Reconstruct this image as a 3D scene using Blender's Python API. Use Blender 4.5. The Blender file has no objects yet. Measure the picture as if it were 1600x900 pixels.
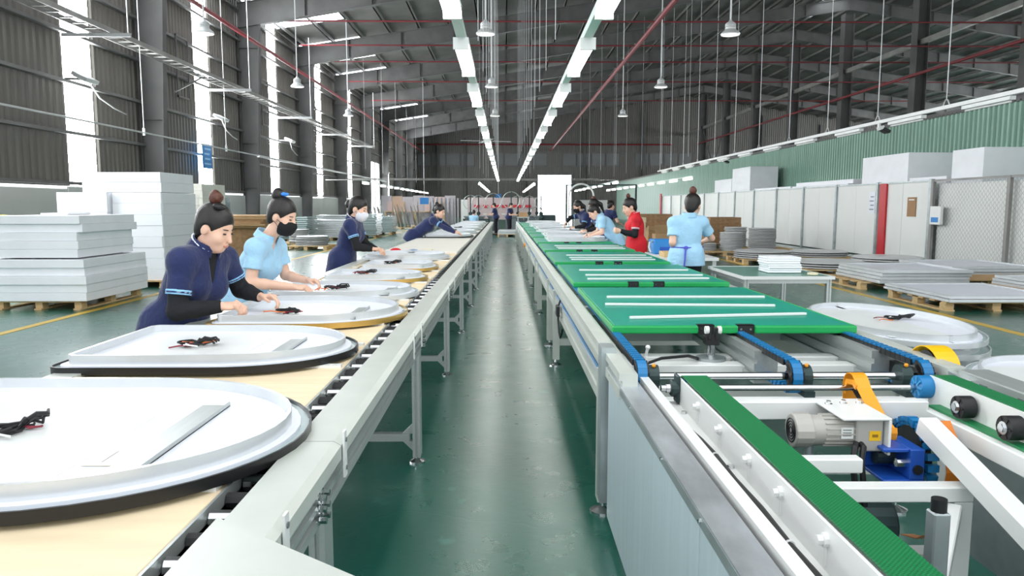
import bpy, math, random
import numpy as np
from mathutils import Vector, Matrix
random.seed(7)
SC = bpy.context.scene
COL = SC.collection
R = math.radians
# ------------------------------------------------------------------ camera
cam_d = bpy.data.cameras.new('camera')
cam_d.lens = 1160 * 36 / 1600
cam_d.sensor_width = 36
cam_d.clip_end = 400
cam_d.clip_start = 0.05
cam = bpy.data.objects.new('camera', cam_d)
COL.objects.link(cam)
cam.location = (0, 0, 1.47)
cam.rotation_euler = (R(90 - 6.35), 0, R(-0.54))
SC.camera = cam
# ------------------------------------------------------------------ world: bright overcast sky
wd = bpy.data.worlds.new('overcast_sky')
SC.world = wd
wd.use_nodes = True
bg = wd.node_tree.nodes['Background']
bg.inputs[0].default_value = (0.93, 0.97, 1.0, 1)
bg.inputs[1].default_value = 1.75
SC.view_settings.view_transform = 'Standard'
SC.view_settings.look = 'None'
SC.view_settings.gamma = 1
SC.view_settings.exposure = 0.0
SC.view_settings.use_curve_mapping = False
LAMP_E = 13.5      # conveyor line lamps
STRIP_E = 30.0      # daylight through translucent wall and roof sheets

# ------------------------------------------------------------------ materials
def lin(c):
    c = c / 255.0
    return c / 12.92 if c <= 0.04045 else ((c + 0.055) / 1.055) ** 2.4
MATS = {}
def M(name, rgb, rough=0.5, metal=0.0, var=0.06, scale=8.0, bump=0.0, bscale=60.0, coat=0.0, spec=0.5, stretch=None, sheen=0.0, alpha=1.0, trans=0.0, bdist=0.01):
    if name in MATS:
        return MATS[name]
    m = bpy.data.materials.new(name)
    m.use_nodes = True
    nt = m.node_tree
    b = nt.nodes['Principled BSDF']
    c = [lin(v) for v in rgb]
    tc = nt.nodes.new('ShaderNodeTexCoord')
    mp = nt.nodes.new('ShaderNodeMapping')
    nt.links.new(tc.outputs['Object'], mp.inputs[0])
    if stretch:
        mp.inputs['Scale'].default_value = stretch
    nz = nt.nodes.new('ShaderNodeTexNoise')
    nz.inputs['Scale'].default_value = scale
    nz.inputs['Detail'].default_value = 5
    nt.links.new(mp.outputs[0], nz.inputs['Vector'])
    rp = nt.nodes.new('ShaderNodeValToRGB')
    rp.color_ramp.elements[0].position = 0.3
    rp.color_ramp.elements[1].position = 0.7
    rp.color_ramp.elements[0].color = [max(0, v * (1 - var)) for v in c] + [1]
    rp.color_ramp.elements[1].color = [min(1, v * (1 + var)) for v in c] + [1]
    nt.links.new(nz.outputs['Fac'], rp.inputs[0])
    nt.links.new(rp.outputs[0], b.inputs['Base Color'])
    b.inputs['Roughness'].default_value = rough
    b.inputs['Metallic'].default_value = metal
    b.inputs['Coat Weight'].default_value = coat
    b.inputs['Specular IOR Level'].default_value = spec
    b.inputs['Alpha'].default_value = alpha
    b.inputs['Transmission Weight'].default_value = trans
    if sheen:
        b.inputs['Sheen Weight'].default_value = sheen
    if bump:
        n2 = nt.nodes.new('ShaderNodeTexNoise')
        n2.inputs['Scale'].default_value = bscale
        n2.inputs['Detail'].default_value = 4
        nt.links.new(mp.outputs[0], n2.inputs['Vector'])
        bp = nt.nodes.new('ShaderNodeBump')
        bp.inputs['Strength'].default_value = bump
        bp.inputs['Distance'].default_value = bdist
        nt.links.new(n2.outputs['Fac'], bp.inputs['Height'])
        nt.links.new(bp.outputs[0], b.inputs['Normal'])
    MATS[name] = m
    return m
def ME(name, rgb, strength):
    if name in MATS:
        return MATS[name]
    m = bpy.data.materials.new(name)
    m.use_nodes = True
    nt = m.node_tree
    b = nt.nodes['Principled BSDF']
    b.inputs['Base Color'].default_value = [lin(v) for v in rgb] + [1]
    b.inputs['Emission Color'].default_value = [lin(v) for v in rgb] + [1]
    b.inputs['Emission Strength'].default_value = strength
    b.inputs['Roughness'].default_value = 0.6
    MATS[name] = m
    return m
# ------------------------------------------------------------------ mesh helpers
W = {}           # world location of every parent object
def V3(p):
    return Vector(p)
class MB:
    def __init__(s):
        s.v = []; s.f = []; s.mi = []; s.cur = 0
    def add(s, vs, fs):
        n = len(s.v)
        s.v += [tuple(v) for v in vs]
        for f in fs:
            s.f.append([i + n for i in f]); s.mi.append(s.cur)
        return s
    def mat(s, i):
        s.cur = i; return s
    def box(s, x0, x1, y0, y1, z0, z1):
        return s.add([(x0, y0, z0), (x1, y0, z0), (x1, y1, z0), (x0, y1, z0), (x0, y0, z1), (x1, y0, z1), (x1, y1, z1), (x0, y1, z1)],
                     [(0, 3, 2, 1), (4, 5, 6, 7), (0, 1, 5, 4), (1, 2, 6, 5), (2, 3, 7, 6), (3, 0, 4, 7)])
    def obox(s, c, ax, ay, az, hx, hy, hz):
        c = V3(c); ax = V3(ax).normalized() * hx; ay = V3(ay).normalized() * hy; az = V3(az).normalized() * hz
        vs = [c + ax * i + ay * j + az * k for k in (-1, 1) for (i, j) in ((-1, -1), (1, -1), (1, 1), (-1, 1))]
        return s.add(vs, [(0, 3, 2, 1), (4, 5, 6, 7), (0, 1, 5, 4), (1, 2, 6, 5), (2, 3, 7, 6), (3, 0, 4, 7)])
    def beam(s, p0, p1, w, h, up=(0, 0, 1)):
        p0 = V3(p0); p1 = V3(p1); d = (p1 - p0)
        side = d.cross(V3(up))
        if side.length < 1e-6: side = V3((1, 0, 0))
        side.normalize(); u = side.cross(d).normalized()
        return s.obox((p0 + p1) / 2, d, side, u, d.length / 2, w / 2, h / 2)
    def cyl(s, p0, p1, r0, r1=None, n=12, cap=True):
        if r1 is None: r1 = r0
        p0 = V3(p0); p1 = V3(p1); d = (p1 - p0).normalized()
        a = d.orthogonal().normalized(); b = d.cross(a)
        vs = []
        for p, r in ((p0, r0), (p1, r1)):
            for i in range(n):
                t = 2 * math.pi * i / n
                vs.append(p + (a * math.cos(t) + b * math.sin(t)) * r)
        fs = [(i, (i + 1) % n, n + (i + 1) % n, n + i) for i in range(n)]
        if cap:
            fs += [tuple(range(n - 1, -1, -1)), tuple(range(n, 2 * n))]
        return s.add(vs, fs)
    def tube(s, pts, r, n=6, closed=False):
        pts = [V3(p) for p in pts]
        k = len(pts); vs = []; a = None
        for i, p in enumerate(pts):
            if closed: d = pts[(i + 1) % k] - pts[i - 1]
            else: d = pts[min(i + 1, k - 1)] - pts[max(i - 1, 0)]
            d.normalize()
            if a is None: a = d.orthogonal().normalized()
            else:
                a = a - d * a.dot(d)
                a = a.normalized() if a.length > 1e-6 else d.orthogonal().normalized()
            b = d.cross(a)
            rr = r[i] if isinstance(r, (list, tuple)) else r
            for j in range(n):
                t = 2 * math.pi * j / n
                vs.append(p + (a * math.cos(t) + b * math.sin(t)) * rr)
        fs = []
        for i in range(k if closed else k - 1):
            i2 = (i + 1) % k
            for j in range(n):
                fs.append((i * n + j, i * n + (j + 1) % n, i2 * n + (j + 1) % n, i2 * n + j))
        if not closed:
            fs += [tuple(range(n - 1, -1, -1)), tuple((k - 1) * n + j for j in range(n))]
        return s.add(vs, fs)
    def prism(s, poly, z0, z1):
        n = len(poly)
        vs = [(p[0], p[1], z0) for p in poly] + [(p[0], p[1], z1) for p in poly]
        fs = [tuple(range(n - 1, -1, -1)), tuple(range(n, 2 * n))] + [(i, (i + 1) % n, n + (i + 1) % n, n + i) for i in range(n)]
        return s.add(vs, fs)
    def ring(s, outer, inner, z0, z1):
        n = len(outer)
        vs = [(p[0], p[1], z) for z in (z0, z1) for P in (outer, inner) for p in P]
        o0, i0, o1, i1 = 0, n, 2 * n, 3 * n
        fs = []
        for i in range(n):
            j = (i + 1) % n
            fs += [(o0 + i, o0 + j, o1 + j, o1 + i), (i0 + j, i0 + i, i1 + i, i1 + j), (o1 + i, o1 + j, i1 + j, i1 + i), (o0 + j, o0 + i, i0 + i, i0 + j)]
        return s.add(vs, fs)
    def extrude(s, prof, p0, p1, ax, ay):
        """closed 2D profile swept from p0 to p1; profile coords along ax, ay"""
        p0 = V3(p0); p1 = V3(p1); ax = V3(ax); ay = V3(ay); n = len(prof)
        vs = [p + ax * u + ay * w for p in (p0, p1) for (u, w) in prof]
        fs = [tuple(range(n - 1, -1, -1)), tuple(range(n, 2 * n))] + [(i, (i + 1) % n, n + (i + 1) % n, n + i) for i in range(n)]
        return s.add(vs, fs)
    def lathe(s, prof, c, n=20, axis=(0, 0, 1)):
        d = V3(axis).normalized(); a = d.orthogonal().normalized(); b = d.cross(a); c = V3(c)
        vs = []; k = len(prof)
        for (r, h) in prof:
            for i in range(n):
                t = 2 * math.pi * i / n
                vs.append(c + d * h + (a * math.cos(t) + b * math.sin(t)) * r)
        fs = [(q * n + i, q * n + (i + 1) % n, (q + 1) * n + (i + 1) % n, (q + 1) * n + i) for q in range(k - 1) for i in range(n)]
        if prof[0][0] > 1e-6: fs.append(tuple(range(n - 1, -1, -1)))
        if prof[-1][0] > 1e-6: fs.append(tuple((k - 1) * n + i for i in range(n)))
        return s.add(vs, fs)
    def sphere(s, c, r, n=10, sc=(1, 1, 1)):
        m = n // 2 + 1
        c = V3(c); vs = []; fs = []
        for i in range(1, m):
            ph = math.pi * i / m
            for j in range(n):
                t = 2 * math.pi * j / n
                vs.append((c.x + r * sc[0] * math.sin(ph) * math.cos(t), c.y + r * sc[1] * math.sin(ph) * math.sin(t), c.z + r * sc[2] * math.cos(ph)))
        for i in range(m - 2):
            for j in range(n):
                fs.append((i * n + j, (i + 1) * n + j, (i + 1) * n + (j + 1) % n, i * n + (j + 1) % n))
        t0 = len(vs); vs += [(c.x, c.y, c.z + r * sc[2]), (c.x, c.y, c.z - r * sc[2])]
        for j in range(n):
            fs.append((t0, j, (j + 1) % n)); fs.append((t0 + 1, (m - 2) * n + (j + 1) % n, (m - 2) * n + j))
        return s.add(vs, fs)
    def mesh(s, name, mats, smooth=False, off=(0, 0, 0)):
        me = bpy.data.meshes.new(name)
        vs = s.v
        if any(off): vs = [(v[0] - off[0], v[1] - off[1], v[2] - off[2]) for v in vs]
        me.from_pydata(vs, [], s.f)
        mats = mats if isinstance(mats, (list, tuple)) else [mats]
        for m in mats: me.materials.append(m)
        if any(s.mi): me.polygons.foreach_set('material_index', s.mi)
        if smooth: me.polygons.foreach_set('use_smooth', [True] * len(me.polygons))
        me.update()
        return me
    def build(s, name, mats, parent=None, smooth=False, bev=0.0, seg=1, wn=False):
        if parent is None:
            a = np.array(s.v); lo = a.min(0); hi = a.max(0)
            off = ((lo[0] + hi[0]) / 2, (lo[1] + hi[1]) / 2, lo[2])
        else:
            off = W[parent]
        me = s.mesh(name, mats, smooth, off)
        o = bpy.data.objects.new(name, me)
        COL.objects.link(o)
        if parent is None: o.location = off
        else: o.parent = parent
        W[o] = tuple(off)
        if smooth:
            md = None
            try:
                me.set_sharp_from_angle(angle=R(40))
            except Exception: pass
        if bev:
            md = o.modifiers.new('bevel', 'BEVEL'); md.width = bev; md.segments = seg; md.limit_method = 'ANGLE'; md.angle_limit = R(40)
        return o
def tag(o, label=None, cat=None, group=None, kind=None):
    if label: o['label'] = label
    if cat: o['category'] = cat
    if group: o['group'] = group
    if kind: o['kind'] = kind
    return o
def thing(name, loc, label=None, cat=None, group=None, kind=None):
    o = bpy.data.objects.new(name, None)
    o.empty_display_size = 0.1
    COL.objects.link(o); o.location = loc; W[o] = tuple(loc)
    return tag(o, label, cat, group, kind)
def put(name, me, parent, loc, rot=(0, 0, 0), scale=None):
    """place shared mesh data at a world position, as a child or as a top-level object"""
    o = bpy.data.objects.new(name, me); COL.objects.link(o)
    if parent is not None:
        o.parent = parent; b = W[parent]
        o.location = (loc[0] - b[0], loc[1] - b[1], loc[2] - b[2])
    else: o.location = loc
    o.rotation_euler = rot
    if scale: o.scale = scale
    W[o] = tuple(loc)
    return o
def copy_tree(o, loc, rotz=0.0, parent=None):
    c = o.copy(); COL.objects.link(c)
    if parent is None:
        c.location = loc; c.rotation_euler = (0, 0, rotz)
    else: c.parent = parent
    W[c] = tuple(loc)
    for ch in o.children: copy_tree(ch, loc, 0, c)
    return c
ORD = ['zeroth', 'lowest', 'second', 'third', 'fourth', 'fifth', 'sixth', 'seventh', 'eighth', 'ninth', 'tenth', 'eleventh', 'twelfth', 'thirteenth', 'fourteenth', 'fifteenth', 'sixteenth']
def nth(i, n):
    if i == n - 1: return 'topmost'
    if i == 0: return 'lowest'
    return ORD[i + 1] + ' from bottom'
# ------------------------------------------------------------------ palette
m_steel = M('grey_painted_steel', (106, 106, 105), 0.55, 0.2, 0.18, 1.2)
m_steel_d = M('dark_painted_steel', (86, 86, 85), 0.6, 0.1, 0.2, 1.0)
m_sheet = M('dark_wall_sheet', (104, 101, 96), 0.5, 0.25, 0.22, 0.8, stretch=(1, 1, 0.15))
m_sheetf = M('far_wall_sheet', (112, 110, 106), 0.55, 0.2, 0.15, 0.6, stretch=(1, 1, 0.2))
m_roof = M('roof_sheet', (112, 110, 108), 0.6, 0.15, 0.25, 0.7)
m_purlin = M('galvanised_purlin', (142, 141, 138), 0.5, 0.3, 0.2, 1.5)
m_red = M('red_pipe_paint', (120, 32, 40), 0.5, 0.0, 0.15, 3)
m_white_b = M('grey_white_board', (196, 198, 196), 0.5, 0, 0.04, 1)
m_part = M('white_partition', (226, 228, 225), 0.4, 0, 0.03, 0.7)
m_alu = M('aluminium_profile', (186, 192, 190), 0.35, 0.55, 0.05, 12, stretch=(6, 0.2, 6))
m_alu_w = M('pale_grey_rail', (205, 210, 203), 0.38, 0.25, 0.04, 6)
m_alu_d = M('dull_grey_aluminium', (120, 126, 126), 0.5, 0.4, 0.08, 6)  # darker grey aluminium for bed, slots and print
m_white = M('white_powder_coat', (228, 230, 228), 0.35, 0, 0.03, 4)
m_foam = M('white_foam', (244, 246, 250), 0.8, 0, 0.03, 3, bump=0.15, bscale=90)
m_foam_c = M('cream_foam', (232, 230, 220), 0.8, 0, 0.03, 3)
m_greenw = M('green_wall_sheet', (116, 154, 136), 0.32, 0.1, 0.16, 1.4, stretch=(1, 1, 0.12))
m_greenb = M('green_carrier_mat', (16, 146, 124), 0.42, 0, 0.08, 2.5, bump=0.1, bscale=25)
m_greene = M('bright_green_edge', (18, 160, 82), 0.35, 0, 0.05, 4)
m_belt = M('green_belt', (6, 118, 66), 0.5, 0, 0.06, 30)
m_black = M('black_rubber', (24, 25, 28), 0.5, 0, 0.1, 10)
m_blackg = M('black_gloss_frame', (18, 18, 20), 0.3, 0, 0.1, 6)
m_gold = M('brushed_gold', (206, 170, 96), 0.3, 0.75, 0.08, 8)
m_glass = M('back_of_mirror_glass', (176, 192, 192), 0.15, 0.1, 0.05, 3)
m_tray = M('white_tray_panel', (228, 231, 240), 0.4, 0, 0.02, 3)
m_rim = M('silver_white_rim', (214, 218, 220), 0.28, 0.35, 0.04, 8)
m_film = M('clear_film', (228, 231, 230), 0.3, 0, 0.03, 5)
m_ply = M('plywood', (236, 216, 182), 0.55, 0, 0.07, 2.2, stretch=(1.2, 8, 1))
m_wood = M('pallet_wood', (206, 176, 128), 0.75, 0, 0.16, 5, bump=0.2, bscale=40, stretch=(1, 6, 6))
m_card = M('cardboard', (186, 152, 112), 0.8, 0, 0.12, 4)
m_card_d = M('cardboard_edge', (160, 126, 92), 0.85, 0, 0.2, 12)
m_chrome = M('chrome', (212, 214, 216), 0.12, 1.0, 0.02, 6)
m_galv = M('galvanised_steel', (168, 176, 178), 0.38, 0.6, 0.22, 5)
m_galv_m = M('mottled_galvanised_edge', (178, 184, 188), 0.4, 0.45, 0.35, 7, stretch=(1, 0.4, 1))
m_filmpanel = M('film_covered_panel', (198, 214, 220), 0.35, 0.2, 0.05, 4, stretch=(8, 8, 0.3))
m_blue = M('blue_plastic_chain', (28, 120, 178), 0.35, 0, 0.1, 12)
m_bluebrk = M('blue_bracket_paint', (32, 84, 178), 0.35, 0, 0.06, 8)
m_iron = M('dark_green_cast_iron', (48, 66, 66), 0.45, 0.3, 0.15, 10)
m_chain = M('dark_steel_chain', (58, 58, 60), 0.4, 0.7, 0.2, 20)
m_orange = M('orange_guard', (242, 158, 30), 0.35, 0, 0.05, 5)
m_yellow = M('yellow_guard', (240, 190, 20), 0.35, 0, 0.05, 5)
m_yline = M('yellow_floor_paint', (206, 172, 66), 0.4, 0, 0.12, 3)
m_motor = M('grey_motor', (176, 174, 168), 0.4, 0.1, 0.04, 8)
m_signb = M('blue_sign', (44, 130, 200), 0.5, 0, 0.05, 4)
m_wire = M('white_wire', (200, 202, 202), 0.5, 0.2, 0.02, 5)
m_lampoff = M('lamp_housing', (196, 198, 198), 0.4, 0.2, 0.06, 6)
m_mint = M('pale_mint_trunking', (196, 214, 206), 0.4, 0.1, 0.03, 3)
e_lamp = ME('lamp_diffuser', (255, 255, 250), LAMP_E)
e_strip = ME('daylit_translucent_sheet', (250, 253, 255), STRIP_E)
e_roof = ME('daylit_roof_sheet', (245, 250, 255), 4.5)
e_door = ME('daylit_doorway_sheet', (250, 253, 255), 10.0)
# ================================================================== SETTING
def floor_material():
    m = bpy.data.materials.new('green_epoxy_floor'); m.use_nodes = True
    nt = m.node_tree; b = nt.nodes['Principled BSDF']; L = nt.links.new
    tc = nt.nodes.new('ShaderNodeTexCoord')
    n1 = nt.nodes.new('ShaderNodeTexNoise'); n1.inputs['Scale'].default_value = 0.5; n1.inputs['Detail'].default_value = 8
    n2 = nt.nodes.new('ShaderNodeTexNoise'); n2.inputs['Scale'].default_value = 6; n2.inputs['Detail'].default_value = 8
    n3 = nt.nodes.new('ShaderNodeTexNoise'); n3.inputs['Scale'].default_value = 26; n3.inputs['Detail'].default_value = 3
    vo = nt.nodes.new('ShaderNodeTexVoronoi'); vo.feature = 'DISTANCE_TO_EDGE'; vo.inputs['Scale'].default_value = 1.3
    for n in (n1, n2, n3): L(tc.outputs['Object'], n.inputs['Vector'])
    mixv = nt.nodes.new('ShaderNodeMix'); mixv.data_type = 'VECTOR'; mixv.inputs[0].default_value = 0.12
    L(tc.outputs['Object'], mixv.inputs[4]); L(n2.outputs['Color'], mixv.inputs[5]); L(mixv.outputs[1], vo.inputs['Vector'])
    r1 = nt.nodes.new('ShaderNodeValToRGB')
    r1.color_ramp.elements[0].color = [lin(16), lin(84), lin(70), 1]; r1.color_ramp.elements[0].position = 0.3
    r1.color_ramp.elements[1].color = [lin(26), lin(106), lin(90), 1]; r1.color_ramp.elements[1].position = 0.75
    L(n1.outputs['Fac'], r1.inputs[0])
    r2 = nt.nodes.new('ShaderNodeValToRGB')
    r2.color_ramp.elements[0].color = (0, 0, 0, 1); r2.color_ramp.elements[0].position = 0.66
    r2.color_ramp.elements[1].color = (1, 1, 1, 1); r2.color_ramp.elements[1].position = 0.78
    L(n2.outputs['Fac'], r2.inputs[0])
    mx = nt.nodes.new('ShaderNodeMix'); mx.data_type = 'RGBA'
    L(r2.outputs[0], mx.inputs[0]); L(r1.outputs[0], mx.inputs[6]); mx.inputs[7].default_value = [lin(62), lin(128), lin(112), 1]
    L(mx.outputs[2], b.inputs['Base Color'])
    rr = nt.nodes.new('ShaderNodeMapRange'); rr.inputs[3].default_value = 0.2; rr.inputs[4].default_value = 0.4
    L(n2.outputs['Fac'], rr.inputs[0]); L(rr.outputs[0], b.inputs['Roughness'])
    # blistered relief plus hairline cracks
    cr = nt.nodes.new('ShaderNodeMapRange'); cr.inputs[1].default_value = 0.0; cr.inputs[2].default_value = 0.012; cr.inputs[3].default_value = -0.35; cr.inputs[4].default_value = 0
    L(vo.outputs['Distance'], cr.inputs[0])
    ad = nt.nodes.new('ShaderNodeMath'); ad.operation = 'ADD'
    L(cr.outputs[0], ad.inputs[0]); L(n3.outputs['Fac'], ad.inputs[1])
    bp = nt.nodes.new('ShaderNodeBump'); bp.inputs['Strength'].default_value = 0.16; bp.inputs['Distance'].default_value = 0.006
    L(ad.outputs[0], bp.inputs['Height']); L(bp.outputs[0], b.inputs['Normal'])
    b.inputs['Specular IOR Level'].default_value = 0.6
    b.inputs['Coat Weight'].default_value = 0.8; b.inputs['Coat Roughness'].default_value = 0.27; L(bp.outputs[0], b.inputs['Coat Normal'])
    return m
BAY = 8.5
FR = [14.1 + BAY * i for i in range(10)]      # frame lines along the hall
XL, XR, YF = -10.9, 54.0, 90.6
RIDGE = 21.6
def roof_z(x):      # underside of the roof sheet
    return 9.75 + (14.6 - 9.75) * (x - XL) / (RIDGE - XL) if x <= RIDGE else 14.6 - (14.6 - 9.75) * (x - RIDGE) / (XR - RIDGE)
def raf_z(x):       # rafter underside
    d = abs(x - RIDGE) / 32.0
    return roof_z(x) - 0.2 - 0.72 - 0.25 * d * d
fl = MB().box(XL - 0.4, XR, -6, YF + 0.4, -0.1, 0).build('floor', floor_material())
tag(fl, kind='structure')
yl = MB()
for i, (x0, x1, y0, y1) in enumerate([(-5.86, -5.74, 2, 60), (5.86, 5.98, 2, 60), (-10, -6.2, 31.0, 31.1)]):
    tag(MB().box(x0, x1, y0, y1, 0, 0.004).build('trim_%d' % (i + 1), m_yline), kind='structure')
# ---- left wall
wl = thing('wall_left', (XL, 48, 0), kind='structure')
def corr(wid, pitch, dep, z0, z1, axis='y', th=0.0):
    """corrugated sheet, width along axis, ribs proud towards +x (axis y) or -y (axis x)"""
    p = []
    n = int(round(wid / pitch))
    for i in range(n):
        u = -wid / 2 + i * pitch
        p += [(u, 0), (u + pitch * 0.35, 0), (u + pitch * 0.5, dep), (u + pitch * 0.85, dep)]
    p.append((wid / 2, 0))
    q = MB(); vs = []
    for z in (z0, z1):
        for (u, d) in p: vs.append((d, u, z) if axis == 'y' else (u, -d, z))
    k = len(p)
    q.add(vs, [(i, i + 1, k + i + 1, k + i) for i in range(k - 1)])
    return q
sheet_me = corr(1.0, 0.25, 0.045, 1.95, 9.72).mesh('wall_sheet', m_sheet)
strip_me = corr(1.0, 0.25, 0.045, 1.95, 9.72).mesh('translucent_sheet', e_strip)
sheet_up = corr(1.0, 0.25, 0.045, 5.0, 9.72).mesh('wall_sheet_upper', m_sheet)
strips = [11.0, 19.5, 27.4, 35.6] + [44.2 + BAY * i for i in range(5)]
strips = [v for v in strips if not 59 < v < 66]
edges = [4.0]
for v in strips: edges += [v - 0.65, v + 0.65]
edges.append(YF)
for e in range(0, len(edges), 2):
    parts = [(edges[e], edges[e + 1], sheet_me)]
    if edges[e] < 60.4 < edges[e + 1]:
        parts = [(edges[e], 60.4, sheet_me), (60.4, 64.6, sheet_up), (64.6, edges[e + 1], sheet_me)]
    for (a, b2, me_) in parts:
        n = max(1, int(round(b2 - a)))
        for k in range(n):
            put('wall_sheet', me_, wl, (XL, a + (b2 - a) * (k + 0.5) / n, 0), scale=(1, (b2 - a) / n, 1))
for s in strips:
    put('translucent_sheet', strip_me, wl, (XL - 0.02, s, 0), scale=(1, 1.32, 1))
# girts
for gz_ in (2.02, 3.26, 4.5, 5.7, 6.9, 8.1, 9.3):
    q = MB().box(XL + 0.05, XL + 0.2, 4, 60.2, gz_ - 0.04, gz_ + 0.04).box(XL + 0.05, XL + 0.2, 64.8, YF, gz_ - 0.04, gz_ + 0.04)
    if gz_ > 5: q.box(XL + 0.05, XL + 0.2, 60.2, 64.8, gz_ - 0.04, gz_ + 0.04)
    q.build('girt', m_steel, wl)
# columns: tapered I sections
for y in FR[:-1]:
    q = MB()
    xw, xi0, xi1 = XL + 0.12, XL + 0.62, XL + 0.98
    ztop = raf_z(xi1) - 0.01
    q.add([(xw, y - 0.012, 0), (xi0, y - 0.012, 0), (xi1, y - 0.012, ztop), (xw, y - 0.012, raf_z(xw) - 0.01), (xw, y + 0.012, 0), (xi0, y + 0.012, 0), (xi1, y + 0.012, ztop), (xw, y + 0.012, raf_z(xw) - 0.01)],
          [(0, 1, 2, 3), (7, 6, 5, 4), (0, 4, 5, 1), (1, 5, 6, 2), (2, 6, 7, 3), (3, 7, 4, 0)])
    q.beam((xi0, y, 0), (xi1, y, ztop), 0.26, 0.03, up=(1, 0, 0))
    q.beam((xw, y, 0), (xw, y, raf_z(xw) - 0.01), 0.26, 0.03, up=(1, 0, 0))
    for z in (2.2, 4.0, 6.0, 7.8):
        xe = xi0 + (xi1 - xi0) * z / ztop
        q.box(xw, xe, y - 0.12, y + 0.12, z - 0.008, z + 0.008)
    q.build('column', m_steel_d, wl)
# lower pale boards between the columns
for i, y in enumerate([5.6] + FR[:-1]):
    if y > 56: break
    for h in range(2):
        y0 = y + 0.35 + h * 3.9; y1 = y0 + 3.86
        MB().box(XL + 0.22, XL + 0.28, y0, y1, 0, 1.93 - 0.03 * ((i * 2 + h) % 3)).build('wall_panel', m_white_b, wl, bev=0.01)
q = MB().box(XL - 0.05, XL + 0.02, 60.5, 64.5, 0, 5.0)
q.build('doorway_glow_sheet', e_door, wl)  # glowing sheet stands in for daylight through the open door
for yy in (60.4, 62.5, 64.6):
    MB().box(XL - 0.02, XL + 0.14, yy - 0.06, yy + 0.06, 0, 5.1).build('door_post', m_steel, wl)
MB().box(XL - 0.02, XL + 0.14, 60.4, 64.6, 5.0, 5.12).build('door_lintel', m_steel, wl)
# windows (small ventilation frames) high on the wall: opening vents seen as slim frames
for y in (24.9, 33.4, 41.9, 50.4):
    q = MB()
    for (a, b2) in ((0, 1), (1, 2)):
        q.box(XL + 0.2, XL + 0.24, y + a * 0.9, y + a * 0.9 + 0.05, 5.0, 7.0)
    q.box(XL + 0.2, XL + 0.24, y, y + 0.95, 6.95, 7.0).box(XL + 0.2, XL + 0.24, y, y + 0.95, 5.0, 5.05)
    q.build('vent_frame', m_steel, wl)
# ---- far wall
wf = thing('wall_far', (20, YF, 0), kind='structure')
band_me = corr(1.0, 0.25, 0.05, 0, 1, axis='x').mesh('far_sheet', m_sheetf)
DX0, DX1, DZ = 3.85, 8.05, 5.1
for k in range(-11, 54):
    x = k + 0.5
    zt = roof_z(x) + 0.1
    z0 = DZ if DX0 < x < DX1 else 0.0
    put('wall_sheet', band_me, wf, (x, YF - 0.02, z0), scale=(1, 1, zt - z0))
for i, x in enumerate((-8.0, -4.8, 2.4, 9.6, 16.7, 24, 31, 38, 46)):
    q = MB().box(x - 0.15, x + 0.15, YF - 0.34, YF - 0.06, 0, raf_z(x) - 0.1)
    q.build('wind_post', m_steel_d, wf)
for z in (2.2, 4.0, 6.15, 7.75, 9.6):
    for (a, b2) in ([(XL, DX0), (DX1, XR)] if z < DZ else [(XL, XR)]):
        MB().box(a, b2, YF - 0.12, YF - 0.05, z - 0.05, z + 0.05).build('girt', m_steel, wf)
m_band = M('pale_vent_panel', (112, 114, 114), 0.5, 0.1, 0.1, 1)
for k in range(30):
    x = -10.5 + k * 1.75
    if k % 5 == 4: continue
    MB().box(x, x + 1.55, YF - 0.1, YF - 0.07, 6.25, 7.65).build('vent_panel', m_band, wf)
# doorway: bright daylight, two white door leaves standing open lower down
MB().box(DX0, DX1, YF + 0.1, YF + 0.14, 0, DZ).build('daylight_sheet', e_door, wf)
for (a, b2) in ((DX0 - 0.18, DX0), (DX1, DX1 + 0.18)):
    MB().box(a, b2, YF - 0.15, YF + 0.1, 0, DZ).build('door_jamb', m_steel, wf)
MB().box(DX0 - 0.18, DX1 + 0.18, YF - 0.15, YF + 0.1, DZ, DZ + 0.2).build('door_lintel', m_steel, wf)
# ---- ceiling
ce = MB()
for (a, b2) in ((XL - 0.3, RIDGE), (RIDGE, XR)):
    za, zb = roof_z(a), roof_z(b2)
    ce.add([(a, 5.6, za), (b2, 5.6, zb), (b2, YF + 0.3, zb), (a, YF + 0.3, za), (a, 5.6, za + 0.06), (b2, 5.6, zb + 0.06), (b2, YF + 0.3, zb + 0.06), (a, YF + 0.3, za + 0.06)],
           [(0, 3, 2, 1), (4, 5, 6, 7), (0, 1, 5, 4), (1, 2, 6, 5), (2, 3, 7, 6), (3, 0, 4, 7)])
ce = ce.build('ceiling', m_roof)
tag(ce, kind='structure')
n = 0
x = XL + 0.5
while x < XR - 1:
    z = roof_z(x)
    s = 0.149 if x < RIDGE else -0.149
    q = MB().box(x - 0.035, x + 0.035, 5.6, YF, z - 0.2, z - 0.01).box(x - 0.035, x + 0.05, 5.6, YF, z - 0.2, z - 0.185)
    q.build('purlin', m_purlin, ce)
    x += 1.5
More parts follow.
